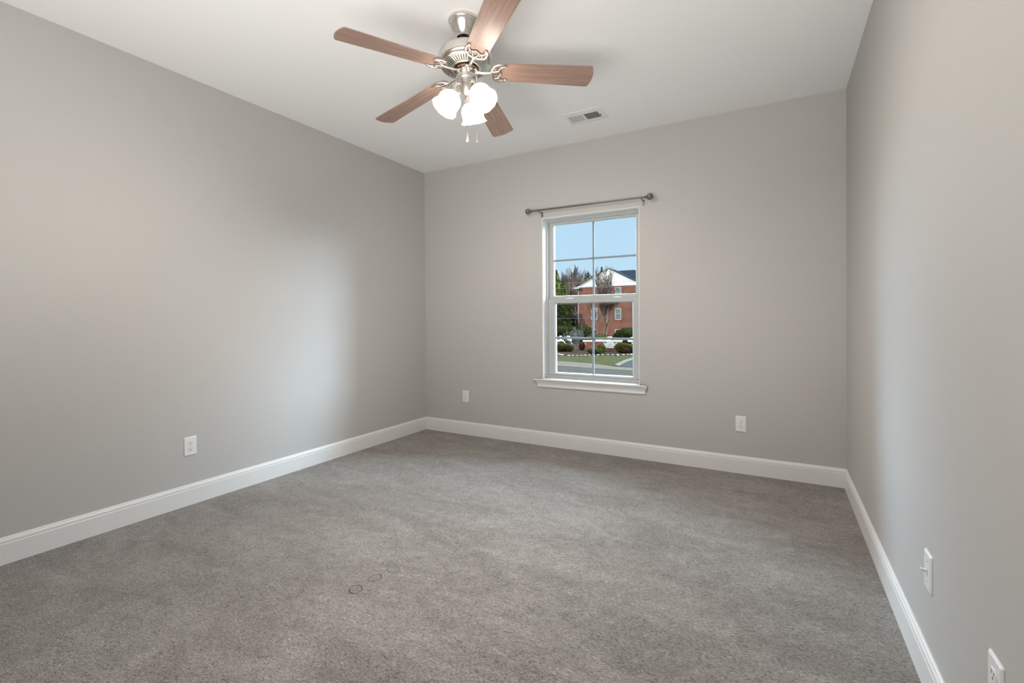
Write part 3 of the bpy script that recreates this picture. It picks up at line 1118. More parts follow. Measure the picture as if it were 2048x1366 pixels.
# light kit: three arms with tulip shades
LAMP_W = 52.0
for az in (110, 228, 346):
    d = Vector((cos(R(az)), sin(R(az)), 0))
    dn = (d + Vector((0, 0, 0)))

    def pt(s, rho):
        return BALL + AX * s + (d - AX * d.dot(AX)).normalized() * rho
    neck = pt(0.352, 0.060)
    rim = pt(0.446, 0.124)
    ax = (rim - neck).normalized()
    b = MB()
    b.tube([pt(0.306, 0.032), pt(0.303, 0.045), pt(0.309, 0.055), pt(0.330, 0.060), neck], [0.0075, 0.007, 0.007, 0.0085, 0.012], 12)
    b.lathe([(0.0, -0.012), (0.010, -0.012), (0.020, -0.008), (0.0285, 0.000), (0.0300, 0.010), (0.0300, 0.018), (0.0275, 0.018), (0.0275, 0.008), (0.0, 0.004)], 32, mx=zalign(neck, ax), cap=False)
    armo = fpart(b, 'lamp_arm', M['nickel'])
    b = MB()
    L_ = 0.110
    prof = [(0.0265, 0.010), (0.0275, 0.014), (0.0330, 0.020), (0.0440, 0.029), (0.0525, 0.041), (0.0565, 0.055), (0.0568, 0.070), (0.0550, 0.079), (0.0548, 0.088), (0.0572, 0.097),
            (0.0615, 0.105), (0.0660, L_)]
    prof += [(0.0665, L_ + 0.0012), (0.0655, L_ + 0.0018), (0.0648, L_ + 0.0008)]
    b.lathe(prof, 60, mx=zalign(neck, ax), cap=False, flute=0.03, nfl=10)
    fpart(b, 'lamp_shade', M['shade'], smooth=60, fix=False)
    bc = neck + ax * 0.052
    b = MB().lathe([(0.011, 0.0), (0.012, 0.010), (0.015, 0.016), (0.0165, 0.022), (0.016, 0.028), (0.012, 0.033), (0.006, 0.0355), (0.001, 0.036)], 24, mx=zalign(neck + ax * 0.006, ax))
    em = bpy.data.materials.get('glowing_bulb')
    if em is None:
        em = mat('glowing_bulb', (1, 0.95, 0.88), 0.3)
        pb = em.node_tree.nodes['Principled BSDF']
        pb.inputs['Emission Color'].default_value = (1.0, 0.86, 0.70, 1)
        pb.inputs['Emission Strength'].default_value = 6.0
    bo = fpart(b, 'light_bulb', em)
    lp = light('bulb_light', 'POINT', neck + ax * 0.070, LAMP_W, (1.0, 0.945, 0.87), shadow_soft_size=0.025)
    lp.parent = fan

# pull chains hang plumb
def chain(x0, y0, z0, z1, fob):
    b = MB()
    n = int((z0 - z1) / 0.0042)
    for i in range(n + 1):
        z = z0 - (z0 - z1) * i / n
        b.add(*octa(x0, y0, z, 0.0021))
    b.tube([(x0, y0, z0), (x0, y0, z1)], 0.0005, 4)
    c = b.build('pull_chain', M['nickel'], fan)
    if fob == 'wood':
        f = MB().lathe([(0.0012, 0.002), (0.0022, -0.003), (0.0035, -0.014), (0.0056, -0.026), (0.0070, -0.036), (0.0068, -0.040), (0.0045, -0.0435), (0.001, -0.045)], 20, M['fob'], Matrix.Translation((x0, y0, z1)))
        f.build('pull_knob', M['fob'], c)
    else:
        MB().ball((x0, y0, z1 - 0.003), 0.0038, 12, 8).build('pull_bead', M['nickel'], c)
    return c


def octa(x, y, z, r):
    v = [(x + r, y, z), (x - r, y, z), (x, y + r, z), (x, y - r, z), (x, y, z + r), (x, y, z - r)]
    f = [(0, 2, 4), (2, 1, 4), (1, 3, 4), (3, 0, 4), (2, 0, 5), (1, 2, 5), (3, 1, 5), (0, 3, 5)]
    return v, f


pc = BALL + AX * 0.404
chain(pc.x - 0.001, pc.y - 0.003, pc.z, pc.z - 0.155, 'wood')
q = BALL + AX * 0.262 + Vector((0.047, 0.022, 0))
chain(q.x, q.y, q.z, q.z - 0.330, 'bead')

# ------------------------------------------------------------------ outdoors
GZ = -2.84


def ray(px, py):
    return CF + CR * ((px - 1024) / FPX) - CU * ((py - 643.87) / FPX)


def at(px, py, Y):
    d = ray(px, py)
    return CAM + d * (Y / d.y)


def ground(px, py):
    d = ray(px, py)
    return CAM + d * ((GZ - CAM.z) / d.z)


def flat(name, pts, z, mt, label, cat, th=0.06):
    b = MB().prism([(p[0], p[1]) for p in pts], z - th, z)
    return struct(b.build(name, mt, smooth=0), label, cat)


flat('far_ground', [(-160, 4.5), (60, 4.5), (60, 190), (-160, 190)], GZ - 0.10, M['farground'], 'brown winter ground around the buildings', 'ground')
# road, gutter strip, lawn, planting bed, drive
rl, rr_ = ground(1113, 731.0), ground(1265, 741.0)
dr = (rr_ - rl) / (rr_.x - rl.x)


def roadline(x, off=0.0):
    return (x, rl.y + dr.y * (x - rl.x) + off)


flat('road', [roadline(-90, -11), roadline(40, -11), roadline(40), roadline(-90)], GZ - 0.04, M['asphalt'], 'grey asphalt street beyond the window', 'road')
g0, g1, g2 = ground(1113, 721.0), ground(1180, 725.5), ground(1229, 732.0)
far = [(-80, g0.y + 5), (g0.x, g0.y), (g1.x, g1.y), (g2.x, g2.y)]
flat('sidewalk', [roadline(-90), roadline(40)] + [(40, 42.0), (g2.x + 6, g2.y + 1), (g2.x, g2.y + 0.3), (g1.x, g1.y + .3), (g0.x, g0.y + .3), (-90, g0.y + 5.3)], GZ - 0.02,
     M['concrete'], 'tan concrete strip along the far side of the street', 'sidewalk')
cc = [ground(1229, 731.5), ground(1238, 727), ground(1249, 722), ground(1262, 718), ground(1280, 713.5), ground(1300, 709)]
ci = [ground(1237, 733), ground(1244, 729), ground(1253, 724.5), ground(1265, 720.3), ground(1282, 716), ground(1300, 711.5)]
flat('lawn', far + [(p.x, p.y) for p in cc[1:]] + [(cc[-1].x, 84), (-80, 84)], GZ, M['grass'], 'olive winter lawn in front of the brick sign wall', 'lawn')
flat('curb', [(p.x, p.y) for p in cc] + [(p.x, p.y) for p in ci[::-1]], GZ + 0.10, M['gutter'], 'pale curb curving around the lawn corner', 'curb', 0.2)
flat('driveway', [(ci[0].x, ci[0].y), (ci[0].x + 2.5, ci[0].y - 0.3)] + [(10, 38.0), (10, 84)] + [(p.x, p.y) for p in ci[::-1]], GZ + 0.005, M['darkasphalt'], 'dark asphalt driveway on the right', 'driveway')
bed = [(1096, 700), (1104, 705), (1113, 708.3), (1122, 710.6), (1133, 712), (1150, 712.8), (1166, 712.3), (1182, 711.3), (1200, 711.0), (1230, 711.3), (1252, 710.9), (1272, 709.6), (1290, 708)]
bpts = [ground(*p) for p in bed]
flat('planting_bed', [(p.x, p.y) for p in bpts] + [(bpts[-1].x, 75), (bpts[0].x - 2, 75)], GZ + 0.03, M['mulch'], 'dark mulch bed edged with pale stones', 'planting bed')

# edging stones
rnd = random.Random(4)
sm = []
for v in range(3):
    b = MB().ball((0, 0, 0), 0.5, 10, 6)
    b.v = [(x * (1 + rnd.uniform(-.12, .12)), y * (1 + rnd.uniform(-.12, .12)), z * (1 + rnd.uniform(-.1, .1))) for x, y, z in b.v]
    sm.append(b)
stones = []
seglen = 0
path = []
for i in range(len(bpts) - 1):
    a, c = bpts[i], bpts[i + 1]
    n = max(1, int((c - a).length / 0.42))
    for j in range(n):
        path.append(a.lerp(c, (j + 0.5) / n))
protos = []
for i, p in enumerate(path):
    if rnd.random() < 0.10:
        continue
    if len(protos) < 3:
        o = sm[len(protos)].build('edging_stone', M['stone'])
        protos.append(o)
    else:
        o = protos[rnd.randrange(3)].copy()
        COL.objects.link(o)
    o.location = (p.x, p.y + rnd.uniform(-.05, .05), GZ + 0.06)
    o.rotation_euler = (0, 0, rnd.uniform(0, 3))
    o.scale = (rnd.uniform(.28, .46), rnd.uniform(.2, .3), rnd.uniform(.10, .22))
    tag(o, 'pale rough stone edging the mulch bed beside the lawn', 'stone', 'edging stones of the planting bed')

# ---- brick building
BY = 86.0
bld = tag(empty('brick_building', at(1217, 690, BY)), 'three storey red brick building with white gable and dark shingle roof across the street', 'building')
bo_ = Vector(bld.location)


def bpart(b, name, mt, parent=bld, **k):
    b.v = [tuple(Vector(v) - bo_) for v in b.v]
    return b.build(name, mt, parent, **k)


apex = at(1217, 537.5, BY)
le = at(1155.5, 574, BY)
hw = (apex.x - le.x)
xl = apex.x - hw + 0.25
xr = apex.x + hw + 1.0
ez = at(1200, 573.2, BY).z
b = MB().box((xl, BY, GZ), (xr, BY + 12, ez))
b.box((xr, BY + 1.2, GZ), (xr + 16, BY + 13, ez))
b.box((at(1153, 600, BY).x, BY + 0.4, GZ), (xl, BY + 3, ez - 0.5))
bpart(b, 'brick_wall', M['brick'], smooth=0)
b = MB()
vs = [(apex.x - hw, BY - 0.1, ez), (apex.x + hw, BY - 0.1, ez), (apex.x, BY - 0.1, apex.z - 0.12), (apex.x - hw, BY + 0.2, ez), (apex.x + hw, BY + 0.2, ez), (apex.x, BY + 0.2, apex.z - 0.12)]
b.add(vs, [(0, 1, 2), (3, 5, 4), (0, 3, 4, 1), (1, 4, 5, 2), (2, 5, 3, 0)])
bpart(b, 'gable', M['siding'], smooth=0)
b = MB()
for s in (-1, 1):      # roof slabs of the gable wing
    e0 = Vector((apex.x + s * (hw + 0.5), 0, ez - 0.5 * (apex.z - ez) / hw + 0.1))
    t0 = Vector((apex.x, 0, apex.z))
    vs = []
    for y in (BY - 0.16, BY + 12):
        for p in (e0, t0):
            vs += [(p.x, y, p.z), (p.x, y, p.z + 0.12)]
    b.add(vs, [(0, 1, 3, 2), (4, 6, 7, 5), (0, 2, 6, 4), (1, 5, 7, 3), (0, 4, 5, 1), (2, 3, 7, 6)])
rz1 = at(1255, 540.5, BY + 7).z
xA = at(1231, 540.5, BY + 7).x
vs = [(xA, BY + 7, rz1), (xr + 17, BY + 7, rz1), (xr + 17, BY + 0.9, ez), (apex.x + hw - 0.5, BY + 0.9, ez),
      (xA, BY + 7.2, rz1 - .2), (xr + 17, BY + 14, ez), (xA, BY + 14, ez)]
b.add(vs, [(0, 1, 2, 3), (0, 6, 5, 1)])
bpart(b, 'roof', M['shingle'], smooth=0, fix=False)
b = MB()     # white rake boards and the eave return
for s in (-1, 1):
    p0 = Vector((apex.x + s * (hw + 0.35), BY - 0.2, ez - 0.10))
    p1 = Vector((apex.x, BY - 0.2, apex.z + 0.02))
    b.add([(p0.x, p0.y, p0.z), (p1.x, p1.y, p1.z), (p1.x, p1.y, p1.z - 0.12), (p0.x, p0.y, p0.z - 0.12),
           (p0.x, p0.y + .1, p0.z), (p1.x, p1.y + .1, p1.z), (p1.x, p1.y + .1, p1.z - 0.12), (p0.x, p0.y + .1, p0.z - 0.12)],
          [(0, 1, 2, 3), (7, 6, 5, 4), (0, 4, 5, 1), (2, 6, 7, 3), (1, 5, 6, 2), (3, 7, 4, 0)])
p = at(1147.5, 575.5, BY - 0.5)
b.box((p.x, BY - 0.6, p.z - 0.22), (xl + 0.2, BY + 1, p.z + 0.06))
bpart(b, 'rake_board', M['white'], smooth=0)
b = MB().box((xl - 0.12, BY - 0.1, GZ + 3), (xl - 0.03, BY, ez - 0.6))
bpart(b, 'downspout', M['white'], smooth=0)
for (c0, c1) in ((1230, 1242.5), (1182.5, 1194.8)):
    for (r0, r1) in ((575.0, 596), (616.5, 638), (658.5, 680)):
        if (c0, r0) == (1182.5, 575.0):
            continue
        p0, p1 = at(c0, r0, BY), at(c1, r1, BY)
        x0, x1, z1, z0 = p0.x, p1.x, p0.z, p1.z
        f = MB()
        f.box((x0, BY - 0.06, z0 - 0.12), (x1, BY - 0.005, z0)).box((x0, BY - 0.04, z1 - 0.1), (x1, BY - 0.005, z1))
        f.box((x0, BY - 0.038, z0 + 0.001), (x0 + 0.1, BY - 0.005, z1 - 0.101)).box((x1 - 0.1, BY - 0.038, z0 + 0.001), (x1, BY - 0.005, z1 - 0.101))
        f.box((x0 + 0.101, BY - 0.035, (z0 + z1) / 2 - 0.03), (x1 - 0.101, BY - 0.005, (z0 + z1) / 2 + 0.03))
        fr = bpart(f, 'window', M['white'], smooth=0)
        g = MB().box((x0 + 0.1, BY - 0.025, z0), (x1 - 0.1, BY - 0.01, z1 - 0.1))
        g.v = [tuple(Vector(v) - bo_) for v in g.v]
        g.build('pane', M['pane'], fr, smooth=0)
# wooden porch at the building's left end
dk = tag(empty('wooden_deck', at(1140, 690, BY + 2)), 'weathered two level wooden deck left of the brick building', 'deck')
bo2 = Vector(dk.location)
b = MB()
p0, p1 = at(1127.5, 618, BY + 1), at(1152, 640, BY + 1)
zt = at(1140, 626, BY + 1).z
b.box((p0.x, BY + 1, zt), (p1.x, BY + 1.15, zt + 0.12))
b.box((p0.x, BY + 1, zt - 0.95), (p1.x, BY + 4, zt - 0.8))
b.box((p0.x, BY + 1, GZ), (p0.x + 0.18, BY + 1.2, at(1128, 622, BY + 1).z))
b.box((p1.x - 0.2, BY + 1, GZ), (p1.x, BY + 1.2, at(1152, 612, BY + 1).z))
nb = 14
for i in range(nb):
    x = p0.x + (p1.x - p0.x) * (i + .5) / nb
    b.box((x - 0.04, BY + 1.02, zt - 0.8), (x + 0.04, BY + 1.1, zt))
b.box((p0.x, BY + 3.8, GZ), (p1.x, BY + 4, zt - 0.2))
b.v = [tuple(Vector(v) - bo2) for v in b.v]
b.build('deck_frame', M['deckwood'], dk, smooth=0)

# ---- sign wall
SY = 54.0
swl = tag(empty('brick_sign_wall', ground(1220, 705)), 'low red brick entrance wall with white coping and white sign plaque', 'wall')
so = Vector(swl.location)


def spart(b, name, mt, parent=swl, **k):
    b.v = [tuple(Vector(v) - so) for v in b.v]
    return b.build(name, mt, parent, **k)


zc1 = at(1220, 680.6, SY).z
zc0 = at(1220, 684.0, SY).z
xa, xb = at(1191, 690, SY).x, at(1247, 690, SY).x
xa2, xb2 = at(1108, 690, SY + 1.5).x, at(1181, 690, SY + 1.5).x
xa3, xb3 = at(1252, 690, SY + 1).x, at(1285, 690, SY + 1).x
b = MB().box((xa - 1.2, SY, GZ), (xb, SY + 0.35, zc0))
b.box((xa2, SY + 1.5, GZ), (xb2 + 0.6, SY + 1.85, zc0 - 0.55))
b.box((xb, SY + 1, GZ), (xb3, SY + 1.3, zc0 - 0.25))
spart(b, 'brick_body', M['sbrick'], smooth=0)
b = MB()
b.box((xa, SY - 0.1, zc0), (at(1214.5, 690, SY).x, SY + 0.45, zc1)).box((at(1225.5, 690, SY).x, SY - 0.1, zc0), (xb, SY + 0.45, zc1))
b.box((xa3, SY + 0.9, zc0 - 0.02), (xb3, SY + 1.4, zc1 - 0.03)).box((at(1258.5, 690, SY).x, SY + 0.9, zc0 - 0.3), (xb3, SY + 1.3, zc0 - 0.12))
b.box((xa2, SY + 1.4, at(1120, 683, SY + 1.4).z), (at(1124, 690, SY + 1.4).x, SY + 1.95, at(1120, 679.8, SY + 1.4).z))
b.box((at(1131, 690, SY + 1.4).x, SY + 1.4, at(1120, 681.5, SY + 1.4).z), (at(1141, 690, SY + 1.4).x, SY + 1.95, at(1120, 678.5, SY + 1.4).z))
b.box((at(1165, 690, SY + 1.4).x, SY + 1.4, at(1170, 684, SY + 1.4).z), (at(1181.5, 690, SY + 1.4).x, SY + 1.95, at(1170, 681, SY + 1.4).z))
b.box((at(1167, 690, SY + 1.4).x, SY + 1.45, at(1170, 689.5, SY + 1.4).z), (at(1181.5, 690, SY + 1.4).x, SY + 1.7, at(1170, 686, SY + 1.4).z))
# sloping white trim pieces of the curved left wing
for (q0, q1) in (((1128, 683), (1135, 694)), ((1139, 682), (1145, 689)), ((1113, 683.5), (1125, 681.5))):
    A, B_ = at(*q0, SY + 1.2), at(*q1, SY + 1.2)
    b.tube([A, B_], 0.08, 6)
spart(b, 'coping', M['white'], smooth=0)
for (c, r, w, hh) in ((1218, 674.5, 0.22, 0.12), (1263.5, 675.5, 0.16, 0.10), (1135, 673.0, 0.20, 0.12), (1119.5, 672.5, 0.10, 0.10)):
    p = at(c, r, SY)
    b = MB().box((p.x - w, SY + 0.05, p.z - hh / 2), (p.x + w, SY + 0.35, p.z + hh / 2))
    b.box((p.x - w * 0.6, SY + 0.1, zc1 - 0.02), (p.x + w * 0.6, SY + 0.3, p.z - hh / 2))
    spart(b, 'pier_cap', M['white'], smooth=0)
# plaque with curved head
l0, r0 = at(1208.5, 690, SY - 0.1), at(1232.5, 690, SY - 0.1)
zb, zs, zh = at(1220, 696.3, SY).z, at(1220, 686.5, SY).z, at(1220, 680.8, SY).z
cxp, hwp = (l0.x + r0.x) / 2, (r0.x - l0.x) / 2
poly = [(-hwp, zb), (hwp, zb), (hwp, zs)]
for i in range(13):
    a = pi * i / 12
    poly.append((0.56 * hwp * cos(a), zs + 0.02 + (zh - zs) * sin(a) ** 0.8))
poly.append((-hwp, zs))
b = MB()
b.prism([(x + cxp, z) for x, z in poly], -(SY), -(SY - 0.12), mx=Matrix.Rotation(R(90), 4, 'X'))
for sx_ in (-1, 1):
    for zz in (zb, zs):
        b.ball((cxp + sx_ * (hwp + 0.04), SY - 0.1, zz), 0.085, 12, 8)
spart(b, 'sign_plaque', M['white'], smooth=30)
b = MB()      # faint raised marks, too small to read in the photo
for i in range(4):
    z = zs - 0.10 * i - 0.02
    b.box((cxp - hwp * (0.6 - 0.05 * i), SY - 0.135, z - 0.018), (cxp + hwp * (0.6 - 0.05 * i), SY - 0.12, z + 0.018))
spart(b, 'plaque_relief', M['screw'], smooth=0)


# ---- vegetation
RMIN = 0.016


def branchy(name, base, height, spread, seed, mt, levels=5, trunk=0.10, nchild=(3, 4), lift=0.55, stems=1, parent=None, _k=None):
    rn = random.Random(seed)
    b = MB()
    k0 = _k or 1.0
    trunk /= k0

    def grow(p, d, L, r, lv):
        n = 3
        pts, rr = [p], [r]
        q = p.copy()
        dd = d.copy()
        for i in range(n):
            dd = (dd + Vector((rn.uniform(-.12, .12), rn.uniform(-.12, .12), rn.uniform(-.02, .10)))).normalized()
            q = q + dd * (L / n)
            pts.append(q.copy())
            rr.append(r * (1 - 0.5 * (i + 1) / n))
        b.tube(pts, rr, 3 if lv > 1 else 6)
        if lv >= levels:
            return
        k = rn.randint(*nchild)
        for i in range(k):
            t = rn.uniform(0.35, 1.0) if i else 1.0
            j = min(int(t * n), n)
            s = pts[j]
            a = rn.uniform(0, 2 * pi)
            side = Vector((cos(a), sin(a), 0))
            nd = (dd * lift + side * spread * rn.uniform(0.5, 1.1) + Vector((0, 0, 0.35))).normalized()
            grow(s, nd, L * rn.uniform(0.55, 0.78), max(rr[j] * 0.72, RMIN / k0), lv + 1)
    for s in range(stems):
        a = 2 * pi * s / max(stems, 1) + rn.uniform(-.3, .3)
        d = Vector((cos(a) * 0.35, sin(a) * 0.35, 1)).normalized() if stems > 1 else Vector((0, 0, 1))
        grow(Vector((0, 0, 0)), d, height * 0.36, trunk, 0)
    # scale to height
    zmax = max(v[2] for v in b.v)
    k = height / zmax
    if _k is None:
        return branchy(name, base, height, spread, seed, mt, levels, trunk, nchild, lift, stems, parent, k)
    b.v = [(x * k, y * k, z * k) for x, y, z in b.v]
    o = b.build(name, mt, parent, smooth=0, fix=False)
    o.location = base
    return o


def leaf_cloud(b, n, shape, size, rn, m=None):
    for _ in range(n):
        p, nr = shape(rn)
        u = Vector((rn.uniform(-1, 1), rn.uniform(-1, 1), rn.uniform(-1, 1))).normalized()
        nn = (nr + u * 0.9).normalized()
        t = nn.cross(u).normalized() * size * rn.uniform(.6, 1.3)
        w = nn.cross(t).normalized() * size * rn.uniform(.5, 1.1)
        k = len(b.v)
        b.add([p - t, p + w * .6, p + t, p - w * .6], [(0, 1, 2, 3)], m)


def ellip(c, r, hollow=0.55, flat_bottom=True):
    c = Vector(c)

    def f(rn):
        while True:
            d = Vector((rn.gauss(0, 1), rn.gauss(0, 1), rn.gauss(0, 1))).normalized()
            if flat_bottom and d.z < -0.93:
                continue
            break
        k = rn.uniform(hollow, 1.0) * (1 + 0.08 * sin(9 * d.x + 3) * cos(8 * d.z))
        return c + Vector((d.x * r[0] * k, d.y * r[1] * k, d.z * r[2] * k)), d
    return f


def cone(c, r, h, p=0.9):
    c = Vector(c)

    def f(rn):
        t = rn.random() ** 1.3
        a = rn.uniform(0, 2 * pi)
        q = r * (1 - t) ** p * rn.uniform(.55, 1.05) * (1 + .18 * sin(t * 40 + 3 * a))
        return c + Vector((q * cos(a), q * sin(a), h * t)), Vector((cos(a), sin(a), .3)).normalized()
    return f


def bush(name, base, r, n, size, mt, seed, label, cat='shrub', group=None):
    rn = random.Random(seed)
    o = empty(name, base)
    b = MB()
    core = [(0.30, -1), (0.66, -.7), (0.82, -.3), (0.82, .2), (0.64, .6), (0.3, .80), (0.02, .84)]
    b.lathe([(x * r[0], r[2] + z * r[2]) for x, z in core], 14)
    b.v = [(x, y * r[1] / r[0], z) for x, y, z in b.v]
    leaf_cloud(b, n, ellip((0, 0, r[2]), r, .75), size, rn)
    b.build('foliage', mt, o, smooth=0, fix=False)
    return tag(o, label, cat, group)


# big bare tree before the gable
tb = ground(1212, 700)
tb = at(1211, 690, 76.0)
tb.z = GZ
htree = at(1222, 527, 76.0).z - GZ
tag(branchy('bare_tree', tb, htree, 0.62, 11, M['twig'], 7, 0.26, (3, 4), 0.95), 'tall leafless tree standing in front of the white gable', 'tree')
t2 = at(1192, 690, 79.0)
t2.z = GZ
tag(branchy('bare_tree', t2, at(1194, 552, 79).z - GZ, 0.5, 5, M['twig'], 6, 0.15, (3, 3), 1.0), 'slimmer leafless tree left of the gable tree, behind the grille bar', 'tree')
# multi-stem bare shrub in the bed
t3 = ground(1150, 704.5)
t3.z = GZ
tag(branchy('crape_myrtle', t3, at(1150, 650, t3.y).z - GZ, 1.0, 21, M['bark'], 4, 0.055, (3, 4), 0.9, stems=4), 'bare multi-stem grey tree in the mulch bed', 'tree')

# background woods: evergreens and leafless trees beyond, each its own tree
def evergreen(px, ytop, Y, r, mt, seed, label, n=2600, size=0.28, kind='cone', group=None, wig=1.0):
    base = at(px, 650, Y)
    base.z = GZ
    top = at(px, ytop, Y).z - GZ
    o = empty('evergreen_tree', base)
    rn = random.Random(seed)
    MB().tube([(0, 0, 0), (0, 0, top * .9)], [0.22, 0.05], 6).build('trunk', M['bark'], o, smooth=0, fix=False)
    b = MB()
    if kind == 'cone':
        b.lathe([(r * .7, top * .06), (r * .62, top * .3), (r * .38, top * .62), (r * .1, top * .9)], 10)
        leaf_cloud(b, n, cone((0, 0, top * .04), r, top * .96), size, rn)
    else:
        for i in range(7):
            c = Vector((rn.uniform(-.5, .5) * r, rn.uniform(-.5, .5) * r, top * rn.uniform(.45, .85)))
            leaf_cloud(b, n // 7, ellip(c, (r * .6, r * .6, top * .16), .3, False), size, rn)
    b.build('foliage', mt, o, smooth=0, fix=False)
    return tag(o, label, 'tree', group)


evergreen(1113, 541, 91, 3.9, M['conifer'], 1, 'yellow-green conifer at the left edge of the window', 5200, 0.26)
evergreen(1127, 563, 87, 2.99, M['conifer'], 2, 'shorter yellow-green conifer just right of the window-edge conifer', 4200, 0.24)
evergreen(1120, 604, 83, 2.73, M['shrub'], 3, 'dark green conifer low at the left, in front of the yellow-green ones', 4000, 0.24)
evergreen(1193, 539, 124, 5.2, M['pine'], 4, 'olive pine behind the left slope of the gable', 4200, 0.4, 'round')
evergreen(1204, 534, 127, 2.6, M['shrub'], 6, 'dark pointed evergreen peeking over the gable slope', 1600, 0.3)
evergreen(1182, 556, 120, 4.68, M['pine'], 7, 'low olive evergreen left of the gable behind the grille bar', 3600, 0.4, 'round')
evergreen(1177, 545, 125, 2.08, M['pine'], 8, 'narrow green evergreen beside the blue-grey bare trees', 1500, 0.3)

wd = []
k = 0
for (px, yt, Y, mt) in [(1118, 541, 114, 'twig'), (1125, 545, 109, 'twig'), (1131, 540, 117, 'twig'), (1138, 537, 112, 'twig'), (1144, 531, 120, 'twig'), (1149, 530, 114, 'twig'), (1155, 540, 109, 'twig'),
                        (1132, 552, 104, 'twig'), (1142, 550, 103, 'twig'), (1151, 552, 101, 'twig'), (1158, 556, 107, 'twig'), (1136, 562, 99, 'twig'), (1147, 563, 98, 'twig'),
                        (1162, 533, 130, 'bluetwig'), (1168, 532, 127, 'bluetwig'), (1173, 535, 133, 'bluetwig'), (1187, 541, 135, 'twig'), (1224, 532, 117, 'twig'), (1199, 536, 133, 'twig')]:
    base = at(px, 650, Y)
    base.z = GZ
    hh = at(px, yt, Y).z - GZ
    if k < 5:
        o = branchy('leafless_tree', base, 10.0, 0.6, 40 + k, M[mt], 7, 0.13, (3, 4), 1.0)
        wd.append(o)
    else:
        o = wd[k % 5].copy()
        COL.objects.link(o)
        if mt != 'twig':
            o.data = o.data.copy()
            o.data.materials[0] = M[mt]
    o.location = base
    o.rotation_euler = (0, 0, k * 1.7)
    o.scale = (hh / 10 * .8, hh / 10 * .8, hh / 10)
    if mt == 'bluetwig':
        tag(o, 'hazy blue-grey leafless tree far behind, left of the gable', 'tree', 'blue-grey leafless trees')
    elif px > 1180:
        tag(o, {1187: 'leafless tree behind the roof, just left of the dark evergreen', 1224: 'leafless tree top rising above the gable peak', 1199: 'leafless tree behind the dark pointed evergreen'}[px], 'tree')
    else:
        tag(o, 'brown leafless tree in the woods left of the brick building', 'tree', 'brown leafless trees of the woods')
    k += 1
# dense undergrowth at the wood's foot
bb = MB()
rn = random.Random(9)
A, B_ = at(1104, 640, 106), at(1156, 640, 106)
for i in range(8):
    x = A.x + (B_.x - A.x) * (i + .5) / 8
    leaf_cloud(bb, 1300, ellip((x, 108, GZ + 2.0), (2.6, 2.4, rn.uniform(9.0, 11.5)), .1), 0.24, rn)
tag(bb.build('undergrowth', M['twig'], smooth=0, fix=False), 'brown thicket under the leafless trees', 'undergrowth', None, 'stuff')

# shrubs
def gp(px, py):
    p = ground(px, py)
    p.z = GZ + 0.02
    return p


p = at(1256, 690, 71)
p.z = GZ
bush('round_shrub', p, (2.24, 1.92, (at(1256, 655, 71).z - GZ) / 2), 6630, 0.108, M['shrub'], 31, 'large dark green rounded shrub behind the wall, right of the plaque')
p = at(1167, 690, 73)
p.z = GZ
bush('round_shrub', p, (2.05, 1.79, (at(1167, 652, 73).z - GZ) / 2), 6120, 0.108, M['shrub'], 32, 'dark green rounded shrub behind the bare multi-stem tree')
p = at(1126, 690, 73)
p.z = GZ
bush('round_shrub', p, (2.82, 1.92, (at(1126, 650, 73).z - GZ) / 2), 6630, 0.108, M['shrub'], 33, 'wide dark green shrub at the left behind the wall')
p = at(1146, 690, 71)
p.z = GZ
bush('round_shrub', p, (1.92, 1.54, (at(1146, 662, 71).z - GZ) / 2), 4590, 0.108, M['shrub'], 38, 'low dark shrub between the two rounded shrubs at the left')
p = at(1197, 690, 70)
p.z = GZ
bush('round_shrub', p, (2.18, 1.28, (at(1199, 668, 70).z - GZ) / 2), 2550, 0.0864, M['hedge'], 34, 'olive shrub at the foot of the tall leafless tree')
bush('hedge_shrub', gp(1124, 703), (1.15, .7, .52), 2700, 0.0558, M['hedge'], 35, 'clipped olive shrub in the bed left of the bare multi-stem tree')
bush('hedge_shrub', gp(1139, 703.5), (.6, .5, .42), 1800, 0.0496, M['hedge'], 36, 'small olive shrub right beside the multi-stem trunk')
bush('hedge_shrub', gp(1190, 709), (.95, .6, .38), 2400, 0.0496, M['hedge'], 37, 'low green shrub in the bed, left of the plaque')
bush('hedge_shrub', gp(1203, 706.5), (.55, .45, .50), 1800, 0.0496, M['hedge'], 39, 'rounder olive shrub touching the plaque\'s left side')
bush('hedge_shrub', gp(1244, 706), (.95, .6, .60), 2700, 0.0558, M['hedge'], 40, 'olive clipped shrub right of the plaque')
bush('hedge_shrub', gp(1262, 706.5), (1.0, .6, .52), 2700, 0.0558, M['hedge'], 41, 'olive shrub at the far right of the bed')
bush('hedge_shrub', gp(1253, 706.8), (.55, .4, .34), 1500, 0.0434, M['redshrub'], 42, 'reddish low shrub between the two right-hand olive shrubs')
bush('hedge_shrub', gp(1164, 701), (.45, .4, .55), 1500, 0.0496, M['redshrub'], 43, 'dark reddish shrub right of the multi-stem trunk')
p = at(1250.5, 690, SY - 0.3)
b = MB()
o = empty('small_evergreen', (p.x, SY - .4, GZ))
leaf_cloud(b, 1100, ellip((0, 0, at(1250, 687, SY).z - GZ), (.36, .32, .68), .1, False), 0.10, random.Random(3))
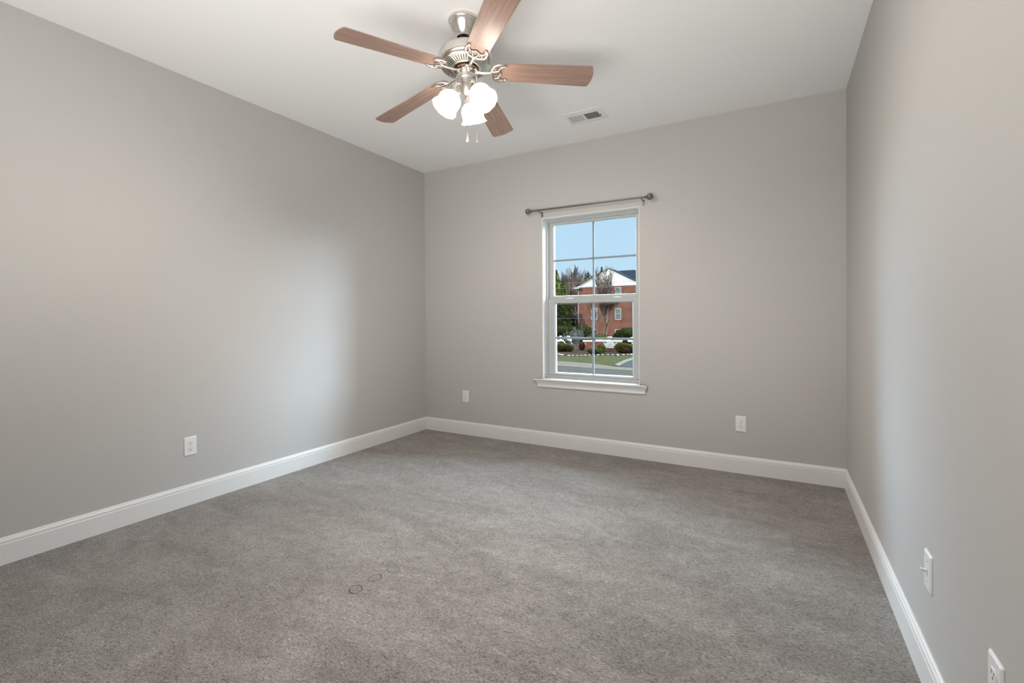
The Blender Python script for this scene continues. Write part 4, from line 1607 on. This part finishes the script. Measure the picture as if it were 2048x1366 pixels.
b.tube([(0, 0, 0), (0, 0, 1.2)], 0.04, 6)
b.build('foliage', M['shrub'], o, smooth=0, fix=False)
tag(o, 'narrow dark evergreen standing in the gap of the wall right of the plaque', 'shrub')

# utility lines along the street
def cable(l, r_, Y0, Y1, rad, mt, label, sag=0.15):
    a, c = at(*l, Y0), at(*r_, Y1)
    d = (c - a)
    a2 = a + d * ((PX0 - a.x) / d.x)
    c2 = a + d * ((PX1 - a.x) / d.x)
    pts = []
    for i in range(25):
        t = i / 24
        q = a2.lerp(c2, t)
        u = (q.x - (a.x + c.x) / 2) / (PX1 - PX0)
        q.z += sag * u * u * 4
        pts.append(q)
    tag(MB().tube(pts, rad, 6).build('utility_cable', mt), label, 'cable')
    return pts[0], pts[-1]


PX0, PX1 = -44.0, 14.0
ends = []
ends.append(cable((1113, 637.5), (1265, 635.5), 45, 45, 0.020, M['wire'], 'thick black cable crossing low over the brick wall'))
ends.append(cable((1113, 609.5), (1265, 606), 45, 45, 0.014, M['wire'], 'black cable just under the meeting rail'))
ends.append(cable((1108, 566.5), (1166, 565), 47, 47, 0.012, M['palewire'], 'upper pale cable before the woods'))
ends.append(cable((1108, 577), (1220, 574), 47, 47, 0.012, M['palewire'], 'lower pale cable at eave height'))
for k, (x, lab) in enumerate(((PX0, 'wooden utility pole carrying the street cables, left of the view'), (PX1, 'wooden utility pole carrying the street cables, right of the view'))):
    zt_ = max(e_[k].z for e_ in ends) + 0.6
    b = MB().tube([(x, 46.0, GZ - 0.1), (x, 46.0, zt_)], [0.16, 0.11], 12)
    for e_ in ends:
        b.box((x - 0.05, 44.6, e_[k].z - 0.10), (x + 0.05, 47.4, e_[k].z - 0.01))
    tag(b.build('utility_pole', M['bark']), lab, 'pole')
b = MB().tube([(0, 0, 0), (0, 0, at(1138.6, 566, 90).z - GZ)], 0.04, 8)
p = at(1138.6, 640, 90)
p.z = GZ
tag(b.build('light_pole', M['palewire'], loc=p), 'slim pale pole standing before the woods', 'pole')
